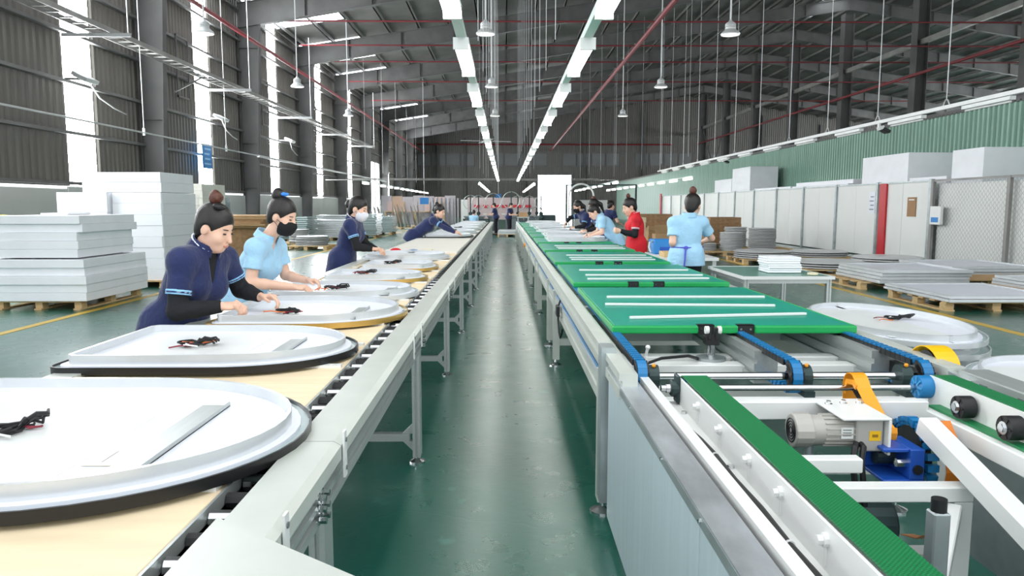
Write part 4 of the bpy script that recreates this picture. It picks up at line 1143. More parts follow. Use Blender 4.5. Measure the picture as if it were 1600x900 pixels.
def ell(c, axes, rad):
    c = A_(c); E = [nrm(e) for e in axes]; r = rad; R_ = max(rad)
    def fn(x, y, z):
        px, py, pz = x - c[0], y - c[1], z - c[2]
        q = [(px * e[0] + py * e[1] + pz * e[2]) for e in E]
        k0 = np.sqrt(sum((q[i] / r[i]) ** 2 for i in range(3)))
        k1 = np.sqrt(sum((q[i] / r[i] ** 2) ** 2 for i in range(3))) + 1e-9
        return (k0 * (k0 - 1) / k1).astype(np.float32)
    return fn, c - R_, c + R_
def mesh_from(field, name, mats, parent=None, label=None):
    v, q = field.net()
    me = bpy.data.meshes.new(name)
    off = W[parent] if parent is not None else (0, 0, 0)
    return v, q
def finish(v, q, name, mat, off):
    me = bpy.data.meshes.new(name)
    v = (v - np.array(off)).astype(np.float32)
    me.vertices.add(len(v)); me.vertices.foreach_set('co', v.ravel())
    me.loops.add(q.size); me.loops.foreach_set('vertex_index', q.ravel().astype(np.int32))
    me.polygons.add(len(q)); me.polygons.foreach_set('loop_start', (np.arange(len(q)) * 4).astype(np.int32))
    try: me.polygons.foreach_set('loop_total', np.full(len(q), 4, np.int32))
    except Exception: pass
    me.polygons.foreach_set('use_smooth', np.ones(len(q), bool))
    me.materials.append(mat)
    me.update(calc_edges=True); me.validate()
    return me
m_skin = M('skin', (232, 188, 164), 0.5, 0, 0.05, 14)
m_hair = M('black_hair', (30, 25, 24), 0.38, 0, 0.3, 40, bump=0.3, bscale=90, stretch=(1, 1, 0.3))
m_brownhair = M('brown_hair', (92, 52, 40), 0.45, 0, 0.4, 50, bump=0.5, bscale=70)
m_navy = M('navy_polo_cloth', (22, 36, 84), 0.8, 0, 0.12, 6, bump=0.7, bscale=11, sheen=0.2, bdist=0.03)
m_lblue = M('light_blue_cloth', (164, 208, 236), 0.8, 0, 0.05, 5, bump=0.7, bscale=10, sheen=0.2, bdist=0.03)
m_redc = M('red_polo_cloth', (206, 24, 40), 0.8, 0, 0.08, 6, bump=0.6, bscale=11, bdist=0.03)
m_blackc = M('black_cloth', (20, 22, 28), 0.85, 0, 0.15, 10, bump=0.6, bscale=18, bdist=0.02)
m_trous = M('dark_trousers', (26, 28, 38), 0.85, 0, 0.12, 8, bump=0.2, bscale=18)
m_band = M('pale_blue_trim', (150, 206, 250), 0.7, 0, 0.04, 6)
m_whitec = M('white_trim', (236, 240, 246), 0.7, 0, 0.03, 6)
m_maskw = M('white_mask', (226, 228, 236), 0.8, 0, 0.03, 10)
m_maskb = M('black_mask', (14, 14, 16), 0.8, 0, 0.1, 10)
m_eye = M('dark_eye', (28, 20, 18), 0.3, 0, 0.1, 10)
m_lip = M('lips', (206, 138, 126), 0.45, 0, 0.05, 10)
m_shoe = M('dark_shoe', (30, 30, 32), 0.5, 0, 0.1, 8)
UP = A_((0, 0, 1))
def person(sp):
    h = sp.get('h', 0.008)
    J = {k: A_(v) for k, v in sp['J'].items()}
    s = sp.get('s', 1.0)
    pf = nrm(sp['pf']); cf = nrm(sp.get('cf', sp['pf']))
    pel, che, nek, hed = J['pel'], J['che'], J['nek'], J['hed']
    up1 = nrm(che - pel)
    def frame(f, u):
        l = nrm(np.cross(u, f)); f2 = np.cross(l, u)
        return l, f2, u
    pl, pff, pu = frame(pf, nrm(up1 * 0.6 + UP * 0.4))
    cl, cff, cu = frame(cf, up1)
    hf = nrm(sp['hf']); hu = nrm(sp.get('hu', (0, 0, 1)))
    hl = nrm(np.cross(hu, hf)); hu = np.cross(hf, hl)
    for (a, sg) in (('r', -1), ('l', 1)):
        if a + 'h' not in J:
            J[a + 'h'] = pel + pl * sg * 0.085 * s - UP * 0.05
        fx = nrm(A_((pf[0], pf[1], 0)))
        if a + 'k' not in J:
            J[a + 'k'] = A_((J[a + 'h'][0], J[a + 'h'][1], 0.46 * s)) + fx * 0.02
        if a + 'a' not in J:
            J[a + 'a'] = A_((J[a + 'k'][0], J[a + 'k'][1], 0.075)) - fx * 0.03
    allp = np.array(list(J.values()))
    lo = allp.min(0) - 0.28; hi = allp.max(0) + 0.28
    lo[2] = -0.02
    def torso(F, i, k=0.05, low=True):
        F.op(ell(pel, (pl, pff, pu), ((0.165 + i) * s, (0.115 + i) * s, (0.12 + i) * s)), k)
        if low:
            F.op(ell(pel - pff * 0.045 * s - pu * 0.04 * s, (pl, pff, pu), ((0.15 + i) * s, (0.09 + i) * s, (0.10 + i) * s)), k)
        mid = (pel + che) / 2
        F.op(ell(mid, (cl, cff, cu), ((0.138 + i) * s, (0.105 + i) * s, (0.15 + i) * s)), k)
        F.op(ell(che, (cl, cff, cu), ((0.158 + i) * s, (0.112 + i) * s, (0.17 + i) * s)), k)
        for sg in (-1, 1):
            F.op(ell(che + cff * 0.075 * s + cl * sg * 0.066 * s + cu * 0.005, (cl, cff, cu), ((0.062 + i) * s, (0.058 + i) * s, (0.066 + i) * s)), 0.04)
        F.op(cone(J['rs'], J['ls'], (0.055 + i) * s), k)
        for q in ('rs', 'ls'):
            F.op(cone(nek - cu * 0.02, J[q], (0.045 + i) * s, (0.05 + i) * s), k)
    # ---------------- body
    F = Field(lo, hi, h)
    torso(F, -0.004)
    F.op(cone(nek - cu * 0.03, hed - hu * 0.05 * s - hf * 0.015 * s, 0.052 * s, 0.048 * s), 0.03)
    for a in ('r', 'l'):
        sh, el, wr_ = J[a + 's'], J[a + 'e'], J[a + 'w']
        F.op(cone(sh, el, 0.047 * s, 0.038 * s), 0.02)
        md = el + (wr_ - el) * 0.3
        F.op(cone(el, md, 0.038 * s, 0.037 * s), 0.012); F.op(cone(md, wr_, 0.037 * s, 0.025 * s), 0.012)
        hp, kn, an = J[a + 'h'], J[a + 'k'], J[a + 'a']
        F.op(cone(hp, kn, 0.085 * s, 0.056 * s), 0.03); F.op(cone(kn, an, 0.054 * s, 0.036 * s), 0.02)
        toe = an + nrm(A_((pf[0], pf[1], 0))) * 0.15 * s; toe[2] = 0.035
        F.op(cone((an[0], an[1], 0.045), toe, 0.04 * s, 0.032 * s), 0.02)
        # hand
        hd, pn = nrm(sp[a + 'hd']), A_(sp[a + 'pn'])
        pn = nrm(pn - hd * hd.dot(pn)); sd = np.cross(hd, pn)
        tsg = sp.get(a + 't', 1)
        c = sp.get(a + 'c', 0.5)
        F.op(ell(wr_ + hd * 0.045 * s, (sd, hd, pn), (0.039 * s, 0.052 * s, 0.017 * s)), 0.012)
        for i in range(4):
            b0 = wr_ + (hd * 0.082 + sd * tsg * (0.029 - 0.0195 * i)) * s
            ln = (0.040, 0.045, 0.042, 0.034)[i] * s
            cc = c + 0.12 * i
            d1 = hd * math.cos(cc) + pn * math.sin(cc); d2 = hd * math.cos(cc * 2.1) + pn * math.sin(cc * 2.1)
            b1 = b0 + d1 * ln; b2 = b1 + d2 * ln * 0.85
            F.op(cone(b0 - d1 * 0.015 * s, b1, 0.0092 * s, 0.0085 * s), 0.004); F.op(cone(b1, b2, 0.0085 * s, 0.007 * s), 0.004)
        t0 = wr_ + (hd * 0.022 + sd * tsg * 0.028) * s
        td = nrm(hd * 0.75 + sd * tsg * 0.55 + pn * 0.45); t1 = t0 + td * 0.042 * s
        t2 = t1 + nrm(hd * 0.95 + sd * tsg * 0.1 + pn * 0.5) * 0.032 * s
        F.op(cone(t0, t1, 0.0125 * s, 0.010 * s), 0.008); F.op(cone(t1, t2, 0.010 * s, 0.008 * s), 0.004)
    hs = s * sp.get('hs', 1.0)
    H = lambda f, u, l=0.0: hed + (hf * f + hu * u + hl * l) * hs
    HA = (hl, hf, hu)
    rr = lambda *r: tuple(q * hs for q in r)
    F.op(ell(H(-0.012, 0.03), HA, rr(0.074, 0.093, 0.088)), 0.02)
    F.op(ell(H(0.03, -0.032), HA, rr(0.060, 0.062, 0.086)), 0.03)
    F.op(ell(H(0.058, -0.088), HA, rr(0.030, 0.028, 0.024)), 0.03)
    for sg in (-1, 1):
        F.op(ell(H(0.058, -0.03, sg * 0.034), HA, rr(0.026, 0.026, 0.028)), 0.02)
        F.op(ell(H(-0.008, -0.012, sg * 0.074), HA, rr(0.010, 0.02, 0.030)), 0.006)
        F.op(ell(H(0.098, 0.008, sg * 0.031), HA, rr(0.017, 0.012, 0.010)), 0.012, 'sub')
    F.op(cone(H(0.088, 0.006), H(0.106, -0.028), 0.008 * hs, 0.0125 * hs), 0.010)
    F.op(ell(H(0.092, -0.054), HA, rr(0.020, 0.011, 0.006)), 0.006)
    F.op(ell(H(0.090, -0.066), HA, rr(0.018, 0.011, 0.007)), 0.006)
    v, q = F.net()
    off = A_((pel[0], pel[1], 0))
    me = finish(v, q, 'person', m_skin, off)
    o = bpy.data.objects.new('person', me); COL.objects.link(o); o.location = off; W[o] = tuple(off)
    tag(o, sp['label'], 'person', sp.get('group'))
    def child(name, prims, mat, hh=None, cuts=(), subs=(), label=None):
        l2 = np.min([p[0][1] for p in prims], 0) - 0.03; h2 = np.max([p[0][2] for p in prims], 0) + 0.03
        G = Field(l2, h2, hh or h)
        for (p, k) in prims: G.op(p, k)
        for (p, k) in subs: G.op(p, k, 'sub')
        for (p, n) in cuts: G.cut(p, n)
        v2, q2 = G.net()
        if not len(v2): return None
        c = bpy.data.objects.new(name, finish(v2, q2, name, mat, off)); COL.objects.link(c); c.parent = o; W[c] = tuple(off)
        if label: c['label'] = label
        return c
    # ---------------- shirt
    G = Field(lo, hi, h)
    torso(G, 0.011, low=True)
    hem = sp.get('hem', 0.10)
    G.op(cone(pel, pel - pu * (hem + 0.05) * s, 0.12 * s, 0.125 * s), 0.06)
    for sg in (-1, 1):
        G.op(cone(pel + pl * sg * 0.05 * s, pel + pl * sg * 0.075 * s - pu * (hem + 0.03) * s + pff * 0.0, 0.122 * s, 0.128 * s), 0.04)
        G.op(cone(pel + pl * sg * 0.07 * s - pff * 0.03 * s, pel + pl * sg * 0.08 * s - pu * (hem + 0.03) * s - pff * 0.03 * s, 0.118 * s, 0.122 * s), 0.04)
        G.op(cone(J['rh' if sg < 0 else 'lh'], J['rk' if sg < 0 else 'lk'], 0.106 * s, 0.085 * s), 0.03)
    sl = sp.get('sl', 0.62)
    for a in ('r', 'l'):
        sh, el = J[a + 's'], J[a + 'e']
        en = sh + (el - sh) * sl
        G.op(cone(sh, en, 0.062 * s, (0.058 if not sp.get('loose') else 0.066) * s, cut1=True), 0.025)
    G.cut(pel - pu * hem * s, -pu)
    nk = nek + cff * 0.012
    G.op(cone(nek - cu * 0.02 * s, hed - hu * 0.02 * s - hf * 0.01 * s, 0.060 * s, 0.075 * s), 0.006, 'sub')
    if sp.get('vneck'):
        G.op(cone(nek + cff * 0.09 * s, nek + cff * 0.14 * s - cu * 0.12 * s, 0.035 * s, 0.008), 0.01, 'sub')
    v2, q2 = G.net()
    c = bpy.data.objects.new('shirt', finish(v2, q2, 'shirt', sp['shirt'], off)); COL.objects.link(c); c.parent = o; W[c] = tuple(off)
    shirt = c
    # sleeve bands
    for a in ('r', 'l'):
        sh, el = J[a + 's'], J[a + 'e']
        if sp.get('band'):
            for (f0, f1, mm, nm) in ((sl - 0.09, sl - 0.045, sp['band'][0], 'sleeve_band'), (sl - 0.045, sl - 0.03, sp['band'][1], 'sleeve_trim'), (sl - 0.02, sl + 0.01, sp['band'][0], 'sleeve_band')):
                child(nm, [(cone(sh + (el - sh) * f0, sh + (el - sh) * f1, 0.0625 * s, 0.0615 * s, True, True), 0)], mm, hh=min(h, 0.006))
        if sp.get('under'):
            wr_ = J[a + 'w']
            child('arm_sleeve', [(cone(sh + (el - sh) * 0.3, el, 0.053 * s, 0.046 * s), 0), (cone(el, el + (wr_ - el) * 0.4, 0.046 * s, 0.043 * s), 0.02), (cone(el + (wr_ - el) * 0.4, wr_ + (wr_ - el) * 0.02, 0.043 * s, 0.032 * s, False, True), 0.015)], sp['under'])
    # collar
    if sp.get('collar'):
        for (mm, r0, z0, z1, nm) in sp['collar']:
            child(nm, [(cone(nek + cu * z0 * s - cff * 0.004, nek + cu * z1 * s - cff * 0.002, (r0 + 0.012) * s, r0 * s, True, True), 0)], mm, hh=min(h, 0.006),
                  subs=[(cone(nek + cu * (z0 - 0.03) * s, nek + cu * (z1 + 0.03) * s, (r0 - 0.001) * s, (r0 - 0.010) * s), 0), (cone(nek + cff * 0.06 * s + cu * z1, nek + cff * 0.11 * s + cu * (z0 - 0.02), 0.022 * s, 0.03 * s), 0)])
    if sp.get('turtle'):
        child('undershirt', [(cone(nek - cu * 0.06 * s, nek + cu * 0.04 * s, 0.066 * s, 0.058 * s, False, True), 0), (cone(nek - cu * 0.02 * s + cff * 0.03 * s, nek - cu * 0.14 * s + cff * 0.085 * s, 0.05 * s, 0.05 * s), 0.03)], m_blackc)
    # trousers and shoes
    T = []
    T.append((ell(pel - pu * 0.02, (pl, pff, pu), (0.170 * s, 0.122 * s, 0.12 * s)), 0.03))
    T.append((ell(pel - pff * 0.045 * s - pu * 0.045 * s, (pl, pff, pu), (0.155 * s, 0.096 * s, 0.105 * s)), 0.03))
    for a in ('r', 'l'):
        hp, kn, an = J[a + 'h'], J[a + 'k'], J[a + 'a']
        T.append((cone(hp, kn, 0.094 * s, 0.068 * s), 0.03)); T.append((cone(kn, an + A_((0, 0, 0.02)), 0.068 * s, 0.058 * s, False, True), 0.02))
    child('trousers', T, sp.get('trous', m_trous), hh=max(h, 0.01))
    for a in ('r', 'l'):
        an = J[a + 'a']; d = nrm(A_((pf[0], pf[1], 0)))
        child('shoe', [(cone((an[0], an[1], 0.045), an * A_((1, 1, 0)) + d * 0.16 * s + A_((0, 0, 0.03)), 0.05 * s, 0.042 * s), 0)], m_shoe, hh=max(h, 0.01), cuts=[((0, 0, 0.002), (0, 0, -1))])
    # hair
    hn = nrm(hf * 0.80 - hu * 0.60)
    hp_ = [(ell(H(-0.018, 0.036), HA, rr(0.084, 0.102, 0.097)), 0), (ell(H(-0.06, -0.03), HA, rr(0.055, 0.045, 0.06)), 0.03)]
    subs = [(ell(H(0.0, -0.014, sg * 0.08), HA, rr(0.03, 0.024, 0.034)), 0.005) for sg in (-1, 1)]
    child('hair', hp_, sp.get('hair', m_hair), hh=min(h, 0.007), cuts=[(H(sp.get('hl', 0.022), -0.02), hn)], subs=subs)
    for (f, u, l, r, mm, nm) in sp.get('bun', ()):
        child(nm, [(ell(H(f, u, l), HA, rr(r, r * 0.95, r * 1.02)), 0), (ell(H(f - 0.012, u + 0.012, l), HA, rr(r * 0.7, r * 0.6, r * 0.8)), 0.008), (ell(H(f + 0.015, u + 0.008, l + 0.01), HA, rr(r * 0.55, r * 0.5, r * 0.6)), 0.006)], mm, hh=min(h, 0.006))
    if sp.get('ponytail'):
        child('ponytail', [(cone(H(-0.10, 0.03), H(-0.14, -0.05), 0.03 * hs, 0.038 * hs), 0), (cone(H(-0.14, -0.05), H(-0.13, -0.22), 0.038 * hs, 0.015 * hs), 0.02)], m_hair)
    if sp.get('clip'):
        child('hair_clip', [(ell(H(0.0, 0.122, -0.03), (hl + hu * 0.3, hf, hu), rr(0.04, 0.028, 0.018)), 0)], m_black, hh=0.005)
    if sp.get('mask') is not None:
        child('face_mask', [(ell(H(0.036, -0.052), HA, rr(0.068, 0.081, 0.078)), 0), (cone(H(0.09, -0.01), H(0.112, -0.04), 0.014 * hs, 0.014 * hs), 0.02)], sp['mask'], hh=min(h, 0.006),
              cuts=[(H(0.03, 0), -hf + hu * 0.15), (H(0.06, -0.008), hu + hf * 0.1), (H(0.06, -0.122), -hu)])
        for sg in (-1, 1):
            for u in (-0.03, -0.08):
                me_ = MB().tube([H(0.04, u, sg * 0.064), H(0.015, u * 0.6, sg * 0.076), H(-0.012, -0.012 + u * 0.25, sg * 0.082)], 0.0018, 4).build('mask_strap', sp['mask'], o)
    else:
        child('lips', [(ell(H(0.094, -0.060), HA, rr(0.019, 0.0105, 0.010)), 0)], m_lip, hh=0.004)
    for sg in (-1, 1):
        child('eye', [(ell(H(0.0825, 0.004, sg * 0.031), HA, rr(0.013, 0.008, 0.0035)), 0)], m_eye, hh=0.003)
        child('eyebrow', [(cone(H(0.086, 0.026, sg * 0.016), H(0.076, 0.027, sg * 0.046), 0.0032 * hs, 0.0025 * hs), 0)], m_hair, hh=0.003)
    return o, child, H, HA, rr
navy = dict(shirt=m_navy, under=m_blackc, band=(m_band, m_whitec))
cols = [(m_navy, 0.078, 0.0, 0.062, 'collar'), (m_whitec, 0.0765, 0.044, 0.054, 'collar_trim')]
J_W1 = dict(pel=(-1.88, 4.23, 0.80), che=(-1.757, 4.2, 1.045), nek=(-1.688, 4.18, 1.216), hed=(-1.61, 4.15, 1.345), rs=(-1.751, 4.03, 1.17), re=(-1.77, 3.98, 0.901), rw=(-1.547, 4.02, 0.923), ls=(-1.647, 4.36, 1.16), le=(-1.579, 4.42, 0.972), lw=(-1.447, 4.36, 0.936))
o, child, H, HA, rr = person(dict(J=J_W1, s=1.08, hs=0.98, h=0.0065, pf=(0.95, -0.25, 0), cf=(0.9, -0.4, 0), hf=(0.88, -0.22, -0.42), hu=(0.42, -0.1, 0.9),
    label='woman in a navy polo with black undersleeves and a hair clip, nearest at the left', hem=0.2, sl=0.66, collar=cols, turtle=True, vneck=True,
    rhd=(1, 0.15, 0.05), rpn=(0, 0.3, -1), rt=1, rc=0.75, lhd=(1, -0.1, -0.05), lpn=(0, -0.3, -1), lt=-1, lc=0.65, bun=[(-0.055, 0.147, 0, 0.036, m_brownhair, 'hair_bun')], clip=True, **navy))
J_W2 = dict(pel=(-1.885, 5.38, 0.82), che=(-1.778, 5.36, 1.052), nek=(-1.707, 5.33, 1.229), hed=(-1.575, 5.3, 1.393), rs=(-1.733, 5.17, 1.174), re=(-1.756, 5.12, 0.938), rw=(-1.466, 5.15, 0.905), ls=(-1.694, 5.52, 1.163), le=(-1.644, 5.55, 0.951), lw=(-1.474, 5.5, 0.917))
lcol = [(m_lblue, 0.080, -0.005, 0.055, 'collar')]
o, child, H, HA, rr = person(dict(J=J_W2, s=1.0, hs=1.04, h=0.0065, pf=(0.95, -0.25, 0), hf=(0.90, -0.26, -0.34), hu=(0.34, -0.1, 0.93),
    label='woman in a light blue shirt wearing a black face mask and blue hair tie', hem=0.2, sl=0.62, loose=True, shirt=m_lblue, mask=m_maskb, collar=lcol, vneck=True,
    rhd=(1, 0.1, -0.1), rpn=(0, 0.3, -1), rt=1, rc=0.7, lhd=(1, -0.15, -0.1), lpn=(0, -0.3, -1), lt=-1, lc=0.7, bun=[(-0.075, 0.125, 0, 0.046, m_hair, 'hair_bun')]))
child('hair_tie', [(ell(H(-0.035, 0.145), HA, rr(0.03, 0.018, 0.014)), 0), (ell(H(-0.02, 0.15, 0.01), HA, rr(0.015, 0.012, 0.012)), 0.004)], M('blue_scrunchie', (60, 140, 235), 0.6), hh=0.005)
J_W3 = dict(pel=(-1.895, 8.72, 0.86), che=(-1.80, 8.7, 1.135), nek=(-1.775, 8.7, 1.291), hed=(-1.70, 8.68, 1.43), rs=(-1.771, 8.52, 1.244), re=(-1.69, 8.5, 0.997), rw=(-1.515, 8.5, 0.975), ls=(-1.769, 8.88, 1.242), le=(-1.662, 8.9, 1.005), lw=(-1.523, 8.8, 0.955))
person(dict(J=J_W3, s=1.0, hs=1.12, h=0.008, pf=(0.97, -0.2, 0), hf=(0.93, -0.22, -0.3), hu=(0.3, -0.05, 0.95), label='woman in a navy polo and white face mask with a low hair bun', hem=0.24, sl=0.55, mask=m_maskw, collar=cols,
    rhd=(1, 0.1, 0), rpn=(0, 0.2, -1), rt=1, rc=0.6, lhd=(1, -0.2, -0.1), lpn=(0, -0.2, -1), lt=-1, lc=0.6, bun=[(-0.115, 0.01, 0, 0.04, m_hair, 'hair_bun')], **navy))
J_W4 = dict(pel=(-1.83, 15.0, 0.86), che=(-1.569, 14.98, 1.073), nek=(-1.436, 14.95, 1.227), hed=(-1.302, 14.9, 1.352), rs=(-1.422, 14.8, 1.166), re=(-1.191, 14.75, 1.028), rw=(-0.99, 14.75, 0.94), ls=(-1.39, 15.15, 1.211), le=(-1.201, 15.2, 1.054), lw=(-1.042, 15.15, 0.951))
person(dict(J=J_W4, s=1.04, hs=1.05, h=0.011, pf=(0.98, -0.1, 0), hf=(0.9, -0.35, -0.3), hu=(0.35, -0.1, 0.92), label='woman in a navy polo bending far over the left conveyor', hem=0.14, sl=0.5, collar=cols,
    shirt=m_navy, under=m_navy, band=(m_band, m_whitec), rhd=(1, 0.1, -0.15), rpn=(0, 0, -1), rt=1, rc=0.4, lhd=(1, -0.1, -0.15), lpn=(0, 0, -1), lt=-1, lc=0.4, bun=[(-0.09, 0.09, 0, 0.055, m_hair, 'hair_bun'), (-0.115, 0.0, 0, 0.04, m_hair, 'hair_knot')]))
J_RED = dict(pel=(1.99, 11.3, 0.897), che=(1.985, 11.3, 1.15), nek=(1.962, 11.3, 1.315), hed=(1.885, 11.3, 1.445), ls=(1.962, 11.13, 1.26), le=(1.942, 11.1, 1.032), lw=(1.733, 11.12, 1.088), rs=(1.972, 11.47, 1.263), re=(1.932, 11.5, 1.026), rw=(1.749, 11.35, 1.09))
person(dict(J=J_RED, s=1.0, hs=1.08, h=0.009, pf=(-0.98, -0.15, 0), hf=(-0.9, -0.2, -0.35), hu=(-0.32, -0.05, 0.94), label='woman in a red polo with black undersleeves standing at the right conveyor', hem=0.14, sl=0.62, collar=[(m_redc, 0.078, 0.0, 0.062, 'collar'), (m_whitec, 0.0765, 0.044, 0.054, 'collar_trim')],
    shirt=m_redc, under=m_blackc, band=(m_whitec, m_redc), lhd=(-1, 0.2, 0.15), lpn=(0, 1, 0.2), lt=1, lc=0.8, rhd=(-1, -0.2, 0.1), rpn=(0, -1, 0.2), rt=-1, rc=0.8, bun=[(-0.035, 0.15, 0, 0.032, m_brownhair, 'hair_bun')], ponytail=False))
J_BLU = dict(pel=(1.98, 13.5, 0.879), che=(1.845, 13.5, 1.111), nek=(1.715, 13.5, 1.261), hed=(1.605, 13.48, 1.352), ls=(1.74, 13.32, 1.207), le=(1.74, 13.3, 0.991), lw=(1.581, 13.3, 0.95), rs=(1.75, 13.67, 1.224), re=(1.71, 13.7, 0.988), rw=(1.558, 13.6, 0.95))
person(dict(J=J_BLU, s=1.0, hs=1.06, h=0.010, pf=(-0.98, -0.15, 0), hf=(-0.8, -0.2, -0.6), hu=(-0.6, -0.05, 0.78), label='woman in a light blue shirt leaning over the right conveyor', hem=0.16, sl=0.66, loose=True, shirt=m_lblue, collar=lcol,
    lhd=(-1, 0.1, -0.1), lpn=(0, 0.2, -1), lt=1, lc=0.6, rhd=(-1, -0.1, -0.1), rpn=(0, -0.2, -1), rt=-1, rc=0.6))
J_CAP = dict(pel=(1.95, 17.0, 0.945), che=(1.86, 17.0, 1.149), nek=(1.757, 17.0, 1.295), hed=(1.656, 16.98, 1.44), ls=(1.829, 16.85, 1.224), le=(1.773, 16.8, 1.0), lw=(1.575, 16.8, 0.975), rs=(1.722, 17.18, 1.234), re=(1.507, 17.2, 1.19), rw=(1.415, 17.15, 1.088))
o, child, H, HA, rr = person(dict(J=J_CAP, s=1.0, hs=1.08, h=0.012, pf=(-0.95, -0.3, 0), hf=(-0.85, -0.35, -0.35), hu=(-0.3, -0.1, 0.95), label='worker in a navy polo with a black cap and black mask at the right conveyor', hem=0.14, sl=0.6, mask=m_maskb, collar=cols,
    lhd=(-1, 0.1, 0), lpn=(0, 0.1, -1), lt=1, lc=0.6, rhd=(-0.6, 0, -0.8), rpn=(0.5, 0, -0.5), rt=-1, rc=0.4, ponytail=True, **navy))
child('cap', [(ell(H(-0.015, 0.055), HA, rr(0.092, 0.108, 0.085)), 0), (ell(H(0.09, 0.045), HA, rr(0.075, 0.075, 0.014)), 0.012)], m_blackc, hh=0.009, cuts=[(H(0, 0.03), -np.cross(HA[1], HA[0]) * -1)])
J_NV2 = dict(pel=(2.0, 15.3, 0.958), che=(1.943, 15.3, 1.181), nek=(1.878, 15.3, 1.338), hed=(1.811, 15.3, 1.469), ls=(1.909, 15.12, 1.275), le=(1.858, 15.1, 1.004), lw=(1.663, 15.1, 0.955), rs=(1.886, 15.47, 1.284), re=(1.813, 15.5, 1.018), rw=(1.67, 15.4, 0.96))
person(dict(J=J_NV2, s=1.0, hs=1.08, h=0.012, pf=(-0.95, -0.2, 0), hf=(-0.85, -0.2, -0.45), hu=(-0.4, -0.1, 0.9), label='dark-haired worker in navy half hidden behind the leaning woman in light blue', hem=0.14, sl=0.6, collar=cols,
    lhd=(-1, 0.1, -0.1), lpn=(0, 0.1, -1), lt=1, lc=0.5, rhd=(-1, -0.1, -0.1), rpn=(0, -0.1, -1), rt=-1, rc=0.5, ponytail=True, bun=[(-0.06, 0.12, 0, 0.04, m_brownhair, 'hair_bun')], **navy))
J_NV3 = dict(pel=(2.72, 20.0, 0.95), che=(2.76, 20.0, 1.18), nek=(2.80, 20.0, 1.332), hed=(2.85, 20.02, 1.46), ls=(2.70, 20.15, 1.27), le=(2.68, 20.2, 1.04), lw=(2.85, 20.3, 0.98), rs=(2.90, 19.87, 1.265), re=(3.0, 19.85, 1.04), rw=(3.08, 20.0, 0.98))
person(dict(J=J_NV3, s=1.0, hs=1.08, h=0.013, pf=(0.75, 0.6, 0), hf=(0.8, 0.55, -0.2), hu=(0.2, 0.1, 0.97), label='worker in navy facing away beyond the right conveyor', hem=0.12, sl=0.6, shirt=m_navy,
    lhd=(1, 0.3, -0.1), lpn=(0, 0.1, -1), lt=1, lc=0.5, rhd=(0.9, 0.4, -0.1), rpn=(0, -0.1, -1), rt=-1, rc=0.5, bun=[(-0.1, 0.06, 0, 0.045, m_hair, 'hair_bun')]))
J_BCK = dict(pel=(2.04, 8.33, 0.934), che=(2.035, 8.31, 1.17), nek=(2.061, 8.32, 1.34), hed=(2.105, 8.36, 1.465), ls=(1.885, 8.30, 1.275), le=(1.863, 8.24, 1.06), lw=(1.925, 8.44, 0.99), rs=(2.206, 8.32, 1.28), re=(2.345, 8.42, 1.10), rw=(2.30, 8.62, 1.05))
o, child, H, HA, rr = person(dict(J=J_BCK, s=1.0, hs=1.08, h=0.008, pf=(0.2, 0.98, 0), hf=(0.45, 0.85, -0.2), hu=(0.1, 0.15, 0.97), label='woman in a light blue shirt seen from behind with an apron tie', hem=0.13, sl=0.68, loose=True, shirt=m_lblue, collar=lcol,
    lhd=(0.2, 1, -0.1), lpn=(0.6, 0, -0.8), lt=1, lc=0.5, rhd=(-0.5, 0.85, 0), rpn=(-0.4, 0, -0.9), rt=-1, rc=0.5, bun=[(-0.045, 0.15, 0, 0.04, m_brownhair, 'hair_bun')]))
m_tie = M('violet_apron_tie', (86, 90, 200), 0.7)
q = MB(); pts = []
for i in range(25):
    t = 2 * math.pi * i / 24
    pts.append((2.04 + 0.182 * math.cos(t), 8.325 + 0.135 * math.sin(t), 1.005))
q.tube(pts, 0.008, 5).build('apron_waist_tie', m_tie, o)
MB().tube([(2.0, 8.185, 1.005), (1.99, 8.165, 0.95), (1.985, 8.16, 0.86), (1.98, 8.17, 0.76)], [0.012, 0.01, 0.009, 0.008], 5).build('apron_tie_end', m_tie, o)
MB().sphere((2.0, 8.182, 1.005), 0.022, 8, (1.3, 0.6, 0.9)).build('apron_knot', m_tie, o)
# far workers at the bending machines
def far_person(x, y, f, shirt, label, z=0.0, seated=False):
    f = nrm(f); l = np.cross(UP, f); b = A_((x, y, 0)); pz = 0.55 if seated else 0.9
    J = dict(pel=b + UP * pz, che=b + UP * (pz + 0.26) + f * 0.04, nek=b + UP * (pz + 0.42) + f * 0.06, hed=b + UP * (pz + 0.57) + f * 0.1)
    for (a, sg) in (('r', -1), ('l', 1)):
        J[a + 's'] = J['nek'] + l * sg * 0.17 - UP * 0.06; J[a + 'e'] = J[a + 's'] - UP * 0.24 + f * 0.06 + l * sg * 0.04; J[a + 'w'] = J[a + 'e'] + f * 0.22 - l * sg * 0.06
        if seated:
            J[a + 'h'] = J['pel'] + l * sg * 0.09; J[a + 'k'] = J[a + 'h'] + f * 0.4 - UP * 0.06; J[a + 'a'] = A_((J[a + 'k'][0], J[a + 'k'][1], 0.08))
    person(dict(J=J, h=0.02, pf=f, hf=f - UP * 0.3, hu=UP + f * 0.3, label=label, shirt=shirt, sl=0.7, hem=0.08, rhd=f, rpn=(0, 0, -1), lhd=f, lpn=(0, 0, -1), rt=1, lt=-1, group='far workers at the bending machines'))
far_person(-1.55, 36.5, (0.3, 1, 0), m_lblue, 'far worker in light blue sitting by the ring machines', seated=True)
far_person(-0.45, 37.0, (-1, 0.2, 0), m_navy, 'far worker in navy leaning between the ring machines')
far_person(0.2, 36.2, (0.9, -0.4, 0), m_navy, 'far worker in navy standing next to a carton by the ring machines')
